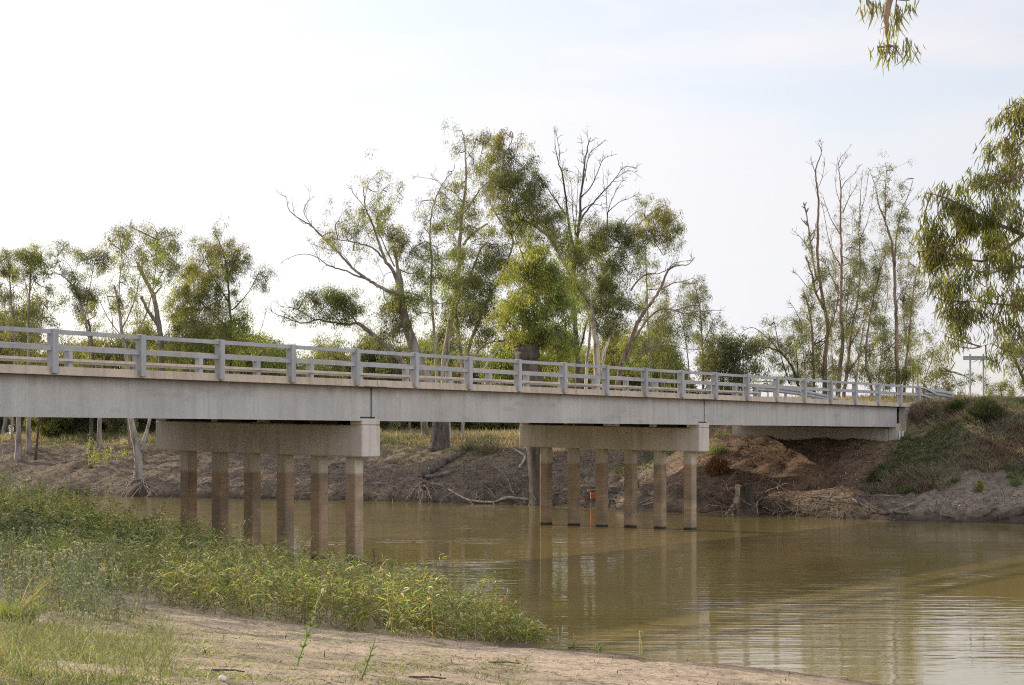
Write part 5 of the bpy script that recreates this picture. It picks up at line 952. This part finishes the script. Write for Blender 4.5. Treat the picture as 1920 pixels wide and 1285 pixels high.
for q_, (px_, py_, lab_) in enumerate([(1905, 910, 'bright green tuft at the far right of the sand terrace'), (1790, 905, 'green tuft left of the leafy plant on the right hand sand'), (1700, 925, 'green tuft low on the sand above the thin dead branch'), (1655, 880, 'green leafy tuft on the slope above the olive weed clump'), (1865, 880, 'pale straw coloured tuft on the right slope')]):
    p = onground(px_, py_, 66); r = np.random.default_rng(80+q_); n = 90; mb = MB(); X = p[0]+r.normal(size=n)*.1; Y_ = p[1]+r.normal(size=n)*.08
    blades(mb, X, Y_, np.full(n, p[2]), r.uniform(.15, .5, n), .025, jcol((.095, .15, .045) if q_ < 4 else (.33, .28, .18), n, r), r, .35); tag(mb.build('grass_tuft', M['grass'], loc=tuple(p)), lab_, 'grass tuft')
shrub('shrub', 'olive weed clump in the middle of the right bank', 1640, 905, 68, 15, 11, 6, 700, (.14, .018), 14, seed=10, up=1)

# ------------------------------------------------------------------ near bank: sapling thicket, willows, grass, weeds
def lineY(px, seg): return np.interp(px, [s_[0] for s_ in seg], [s_[1] for s_ in seg])
def ray_ground(px, py):
    Ys = np.linspace(8, 70, 1600); g = np.maximum(ground_z((px-CX)/F*Ys, Ys), 0.0); z = EYE-(py-HY)/F*Ys; i = int(np.argmax(z < g)); return np.array(((px-CX)/F*Ys[i], Ys[i], g[i]))
edge = [(-120, 1090), (100, 1100), (200, 1118), (240, 1128), (350, 1148), (500, 1168), (620, 1181), (750, 1194), (900, 1209), (960, 1216), (1022, 1222)]
epts = np.array([ray_ground(a, b_) for a, b_ in edge]); eu, ev = uv(epts[:, 0], epts[:, 1]); od = np.argsort(ev); EV, EU = ev[od], eu[od]
def sapling_field(n, v0, v1, dmin, dmax, hfun, name, label, cols, leafl, leafw, nl, seed, gate=None):
    r = np.random.default_rng(seed); v = r.uniform(v0, v1, n); ue = np.interp(v, EV, EU); us = np.interp(v, VN, UN)+.35
    t_ = r.random(n); u = ue + dmin - np.where(r.random(n) < .12, np.abs(r.normal(0, .45, n)), 0) + t_*(np.maximum(us-ue, .6)-dmin+dmax); X, Y = xy(u, v); Z = ground_z(X, Y)
    keep = (Z > -.12)
    if gate is not None: keep &= gate(X, Y, r)
    X, Y, Z, u, v = X[keep], Y[keep], Z[keep], u[keep], v[keep]; n = len(X)
    h = hfun(X, Y, u, v)*np.exp(r.normal(0, .2, n))*(.72+.56*fbm(X*.55, Y*.55, 131, 3)); mb = MB()
    o = np.stack([X, Y, Z-.04], -1); d = unit(np.stack([r.normal(0, .16, n), r.normal(0, .16, n), np.ones(n)], -1)); sd = unit(np.cross(d, rdir(n, r)))
    bd = np.stack([r.normal(0, .12, n), r.normal(0, .12, n), np.zeros(n)], -1)*h[:, None]
    mb.strips(o, d, sd, h, .009, bd, jcol((.34, .28, .15), n, r), ((0, 1), (.5, .8), (1, .4)))
    sd2 = unit(np.cross(d, sd)); mb.strips(o, d, sd2, h, .009, bd, jcol((.22, .16, .09), n, r), ((0, 1), (.5, .8), (1, .4)))
    idx = np.repeat(np.arange(n), nl); m_ = len(idx); f = r.beta(1.25, 1.0, m_)*.95+.07
    p = o[idx]+d[idx]*(f*h[idx])[:, None]+bd[idx]*(f**2)[:, None]
    a = r.uniform(0, 6.28, m_); out = np.stack([np.cos(a), np.sin(a), r.normal(.6, .6, m_)], -1); dl = unit(out); p = p + dl*r.uniform(0, .07, (m_, 1))
    sl_ = unit(np.cross(dl, rdir(m_, r))); ll = leafl*np.exp(r.normal(0, .28, m_)); bend = np.stack([np.zeros(m_), np.zeros(m_), -ll*r.uniform(.15, .75, m_)], -1)
    pick = r.random(m_); c = np.empty((m_, 3)); acc = 0
    for fr, base in cols: s_ = (pick >= acc) & (pick < acc+fr); c[s_] = jcol(base, int(s_.sum()), r, .25); acc += fr
    # whole plants differ in tint
    c *= np.exp(r.normal(0, .2, n))[idx][:, None]
    mb.strips(p, dl, sl_, ll, leafw*np.exp(r.normal(0, .2, m_)), bend, np.clip(c, .01, .7), ((0, .2), (.3, 1), (.65, .8), (1, .06)))
    return tag(mb.build(name, M['grass']), label, 'plants', kind='stuff')
gcols = [(.36, (.16, .215, .06)), (.26, (.30, .33, .09)), (.14, (.10, .14, .07)), (.09, (.33, .27, .12)), (.02, (.30, .17, .075)), (.13, (.46, .43, .30))]
def hA(X, Y, u, v):
    px = CX+F*X/Y; return np.interp(px, [-200, 200, 400, 620, 700, 800, 880, 960, 1030], [.62, .64, .74, .8, .78, .74, .64, .5, .34])
sapling_field(1750, -27, -14.75, .05, .3, hA, 'sapling_thicket', 'dense bright green thicket of leafy saplings along the near shore', gcols, .13, .0135, 42, 301, lambda X, Y, r: fbm(X*.8, Y*.8, 141, 3)+r.random(len(X))*.45 > .56)
sapling_field(260, -27, -14.6, -.15, .2, lambda X, Y, u, v: hA(X, Y, u, v)*1.22, 'dry_stalks', 'thin pale dry stalks standing up out of the green thicket', [(1.0, (.44, .39, .25))], .06, .007, 5, 305)
def hB(X, Y, u, v): return np.interp(v, [-60, -45, -36, -30, -26], [1.7, 1.5, 1.15, .9, .7])
dcols = [(.55, (.070, .115, .042)), (.22, (.105, .15, .05)), (.13, (.05, .085, .045)), (.10, (.17, .15, .07))]
sapling_field(2300, -60, -24.5, 3.0, .5, hB, 'willow_thicket', 'darker blue green thicket of narrow leaved willow saplings at the left shore', dcols, .15, .018, 46, 302, lambda X, Y, r: (CX+F*X/Y < 420) & (Y > 31))
# foreground grass on the sand
mb = MB(); r = np.random.default_rng(303)
def grass_px(n, x0, x1, y0, y1, h0, h1, base, gate, wd=.008, lean=.45):
    Ys = r.uniform(9.5, 27, n*3); px = r.uniform(x0, x1, n*3); X = (px-CX)/F*Ys; Z = ground_z(X, Ys); py = HY+(EYE-Z)*F/Ys
    k_ = (py > y0) & (py < y1) & gate(px, py, X, Ys); X, Ys, Z = X[k_][:n], Ys[k_][:n], Z[k_][:n]; m_ = len(X)
    blades(mb, X, Ys, Z, r.uniform(h0, h1, m_), wd, jcol(base, m_, r, .3), r, lean, .5)
patch = lambda px, py, X, Y: fbm(X*1.1+3, Y*1.1, 111, 3) > .52
left_wt = lambda px, py, X, Y: (r.random(len(px)) < np.clip((430-px)/300 + (py-1200)/250, 0, 1)) & (fbm(X*1.3, Y*1.3, 113, 3) > .40)
grass_px(24000, -30, 560, 1130, 1300, .03, .13, (.15, .195, .065), left_wt, .007, .6)
grass_px(3000, -30, 560, 1130, 1300, .04, .20, (.36, .30, .17), left_wt, .006, .8)
grass_px(3000, -30, 330, 1130, 1300, .15, .36, (.16, .18, .085), left_wt, .006, .2)
streak = lambda px, py, X, Y: (fbm(X*.9+9, Y*2.2, 117, 3) > .55) & (px < 840)
grass_px(30000, 150, 840, 1140, 1275, .025, .08, (.20, .27, .055), streak, .008, .8)
bottom = lambda px, py, X, Y: (py > 1262 - .04*np.maximum(0, px-300)) & (px < 1000) & (fbm(X*1.5, Y*1.5, 119, 3) > .43)
grass_px(11000, 200, 1000, 1235, 1310, .03, .12, (.15, .175, .06), bottom)
few = lambda px, py, X, Y: fbm(X*1.6+5, Y*1.6, 121, 3) > .68
grass_px(1500, 650, 1080, 1200, 1275, .02, .07, (.2, .26, .05), few)
tag(mb.build('sand_grass', M['grass']), 'patchy short green grass growing on the near sand', 'grass', kind='stuff')
# dark twigs, bark chips and leaves on the sand
mb = MB(); n = 26000; Ys = r.uniform(9.5, 28, n); X = (r.uniform(-60, 1750, n)-CX)/F*Ys; Z = ground_z(X, Ys); k_ = (Z > .02) & (fbm(X*.8, Ys*2, 123, 3)+r.random(n)*.5 > .72); X, Ys, Z = X[k_], Ys[k_], Z[k_]; n = len(X)
d = unit(np.stack([r.normal(0, 1, n), r.normal(0, .5, n), r.normal(0, .12, n)], -1)); sd = unit(np.cross(d, np.array((0, 0, 1.))+.3*rdir(n, r)))
dk = r.random(n) < .8; mb.kites(np.stack([X, Ys, Z+.006], -1), d, sd, np.where(dk, r.uniform(.02, .11, n), r.uniform(.02, .07, n)), r.uniform(.006, .016, n), np.where(dk[:, None], jcol((.075, .055, .042), n, r), jcol((.45, .38, .28), n, r)))
tag(mb.build('sand_litter', M['dry']), 'dark twigs and bark chips strewn over the near sand', 'litter', kind='stuff')

# flowering weeds: individual plants copied from a few
def weed_proto(seed, h, nst, heads=True, tint=(.19, .22, .12), leafy=22, sr=.0045):
    r = np.random.default_rng(seed); root = empty('weed', (0, 0, 0)); o = MB(); lf = MB(); hd = MB()
    for k_ in range(nst):
        a = r.uniform(0, 6.28); d = unit(np.array((math.cos(a)*.22, math.sin(a)*.22, 1))); q = twig(o, (r.normal()*.02, r.normal()*.02, -.03), d, h*r.uniform(.7, 1.05), sr, np.array(tint)*np.exp(r.normal(0, .15)), r, -.02, 7, .07)
        n = leafy; f = r.random(n); pi = q[np.clip((f*6).astype(int), 0, 6)]; dl = unit(np.stack([r.normal(size=n), r.normal(size=n), np.abs(r.normal(size=n))+.3], -1)); lf.strips(pi, dl, unit(np.cross(dl, rdir(n, r))), r.uniform(.03, .08, n), .009, np.zeros((n, 3)), jcol(tint, n, r))
        if heads:
            for j in range(int(r.integers(1, 4))):
                e = q[-1]+np.array((r.normal()*.04, r.normal()*.04, r.uniform(-.03, .06))); o.tube([q[-2], e], [sr*.8, sr*.5], 4, np.array(tint), cap=False)
                n2 = 16; dd = unit(rdir(n2, r)+np.array((0, 0, .5))); hd.kites(np.repeat(e[None], n2, 0), dd, unit(np.cross(dd, rdir(n2, r))), r.uniform(.009, .022, n2)*(1 if sr < .01 else 2.0), .009*(1 if sr < .01 else 2.0), jcol((.50, .44, .31), n2, r, .15))
    o.build('stem', M['twig'], root); lf.build('leaves', M['grass'], root)
    if heads: hd.build('blossoms', M['dry'], root)
    return root
wp = [weed_proto(401, .62, 4), weed_proto(402, .5, 3), weed_proto(403, .72, 5), weed_proto(404, .42, 3)]
r = np.random.default_rng(405); used2 = set()
spots = [(60, 1080), (95, 1100), (130, 1110), (35, 1090), (150, 1115), (185, 1115), (200, 1118), (215, 1130), (120, 1128), (140, 1140), (20, 1140), (50, 1175), (70, 1180), (265, 1150), (85, 1090), (10, 1060), (40, 1050), (70, 1045), (100, 1050), (130, 1060), (160, 1075), (190, 1085), (215, 1100), (240, 1110), (25, 1025), (60, 1020), (95, 1030), (130, 1040), (165, 1050), (200, 1065), (30, 1195), (110, 1190), (150, 1170), (10, 1100), (175, 1140), (80, 1150), (0, 1000), (45, 1005), (120, 1020), (155, 1030), (230, 1075)]
for i in range(150):
    px = r.uniform(-40, 250); py = r.uniform(1015, 1150) + px*.1
    spots.append((px, py))
for i, (px, py) in enumerate(spots):
    k_ = int(r.integers(4)); p = ray_ground(px, py)
    if k_ in used2: o = copy_tree(wp[k_])
    else: o = wp[k_]; used2.add(k_)
    o.location = tuple(p); s_ = r.uniform(.75, 1.2); o.scale = (s_, s_, s_); o.rotation_euler = (0, 0, r.uniform(0, 6.28)); tag(o, 'grey green flowering weed with cream heads in the left foreground', 'weed', 'cream headed weeds in the left foreground')
def single_weed(px, py, h, label, nst=1, heads=True, tint=(.17, .22, .07), seed=1, leafy=60):
    o = weed_proto(seed, h*1.15, nst, heads, tint, leafy, .011); o.location = tuple(ray_ground(px, py)); tag(o, label, 'weed')
single_weed(556, 1250, .62, 'tall single green weed stalk with branching top in the middle foreground', 1, True, (.17, .22, .07), 411, 160)
single_weed(1205, 1231, .42, 'forked weed with two cream flower buds at the waters edge', 2, True, (.30, .33, .14), 412, 10)
single_weed(1255, 1236, .25, 'small reddish dry weed at the waters edge', 1, False, (.33, .19, .13), 413, 8)
single_weed(1052, 1214, .33, 'short straight weed right of the thicket tip', 2, False, (.26, .28, .13), 414, 12)
single_weed(1075, 1217, .26, 'small leafy weed second from the thicket tip', 3, False, (.2, .24, .08), 415, 14)
single_weed(1125, 1222, .2, 'low green sprig by the water between the short weeds and the forked weed', 4, False, (.17, .22, .07), 416, 10)
single_weed(680, 1275, .45, 'thin green stalk at the bottom in front of the sand', 1, False, (.17, .22, .08), 417, 40)
single_weed(424, 1200, .13, 'tiny cream flowered weed alone on the bare sand', 1, True, (.25, .26, .14), 418, 8)
# tussock
p = ray_ground(28, 1168); mb = MB(); n = 900; a = r.uniform(0, 6.28, n); rd = r.random(n)**.6*.16; X = p[0]+np.cos(a)*rd; Y = p[1]+np.sin(a)*rd
o = np.stack([X, Y, np.full(n, p[2]-.03)], -1); d = unit(np.stack([np.cos(a)*rd*3.2+r.normal(0, .15, n), np.sin(a)*rd*3.2+r.normal(0, .15, n), np.ones(n)], -1)); h = r.uniform(.18, .42, n)
mb.strips(o, d, unit(np.cross(d, rdir(n, r))), h, .006, np.stack([np.cos(a)*.08, np.sin(a)*.08, -h*.2], -1), jcol((.2, .23, .07), n, r), ((0, .8), (.5, .8), (1, .08)))
n = 26; a = r.uniform(-.6, 1.2, n); d = unit(np.stack([np.cos(a)*.5, np.sin(a)*.2, np.ones(n)], -1)); mb.strips(np.repeat(p[None], n, 0), d, unit(np.cross(d, rdir(n, r))), r.uniform(.5, .85, n), .006, np.stack([np.cos(a)*.2, np.zeros(n), -np.full(n, .12)], -1), jcol((.33, .29, .12), n, r))
tag(mb.build('grass_tussock', M['grass'], loc=tuple(p)), 'dense yellow green grass tussock at the left edge of the sand', 'grass tussock')
# brushwood heap
p = ray_ground(8, 1035); mb = MB()
for k_ in range(240):
    a = r.uniform(0, 6.28); q0 = p+np.array((r.normal()*.55, r.normal()*.4, r.uniform(.1, .7))); twig(mb, q0, unit(np.array((math.cos(a), math.sin(a), r.normal()*.4))), r.uniform(.4, 1.0), r.uniform(.004, .010), np.array((.27, .235, .21))*np.exp(r.normal(0, .25)), r, .06, 5)
tag(mb.build('brushwood_heap', M['twig'], loc=tuple(p)), 'grey heap of dead brushwood among the weeds at the left edge', 'brushwood')
# stone, stick, bark pieces
p = ray_ground(417, 1279); mb = MB(); th = np.linspace(0, math.pi, 9); mb.tube(np.stack([p[0]-.03*np.cos(th), np.full(9, p[1]), np.full(9, p[2]+.02)], -1), .024*np.sin(th)+.002, 10); M['stone'] = concrete('pale_stone', (.6, .57, .52), (.75, .72, .67), (.4, .38, .34), .2); tag(mb.build('stone', M['stone'], None, True, loc=tuple(p)), 'small white stone on the ground at the bottom edge', 'stone')
p = ray_ground(699, 1195); mb = MB(); zb = np.array((p[0]-.0, p[1]+9, .0)); q = smooth_path([W(699, 1085, 33), W(697, 1062, 33), W(702, 1048, 33), W(699, 1030, 33)], 4); q[0, 2] = -.3; mb.tube(q, np.linspace(.02, .009, len(q)), 6); tag(mb.build('dead_stick', M['bark_dark'], loc=tuple(q[0])), 'crooked black stick poking up out of the sapling thicket', 'stick')
for px, py, lab in ((1085, 1217, 'long dark stick lying at the damp edge of the sand'), (945, 1246, 'short dark stick on the open sand below the thicket tip'), (420, 1262, 'flat dark piece of bark at the lower left of the sand'), (800, 1275, 'thin dark bark strip at the bottom edge')):
    p = ray_ground(px, py); mb = MB(); q = smooth_path([p+np.array((-.16, .02, .012)), p+np.array((0, 0, .02)), p+np.array((.17, -.02, .01))], 4, .003); mb.tube(q, np.linspace(.012, .006, len(q)), 6); tag(mb.build('stick', M['bark_dark'], loc=tuple(p)), lab, 'stick')
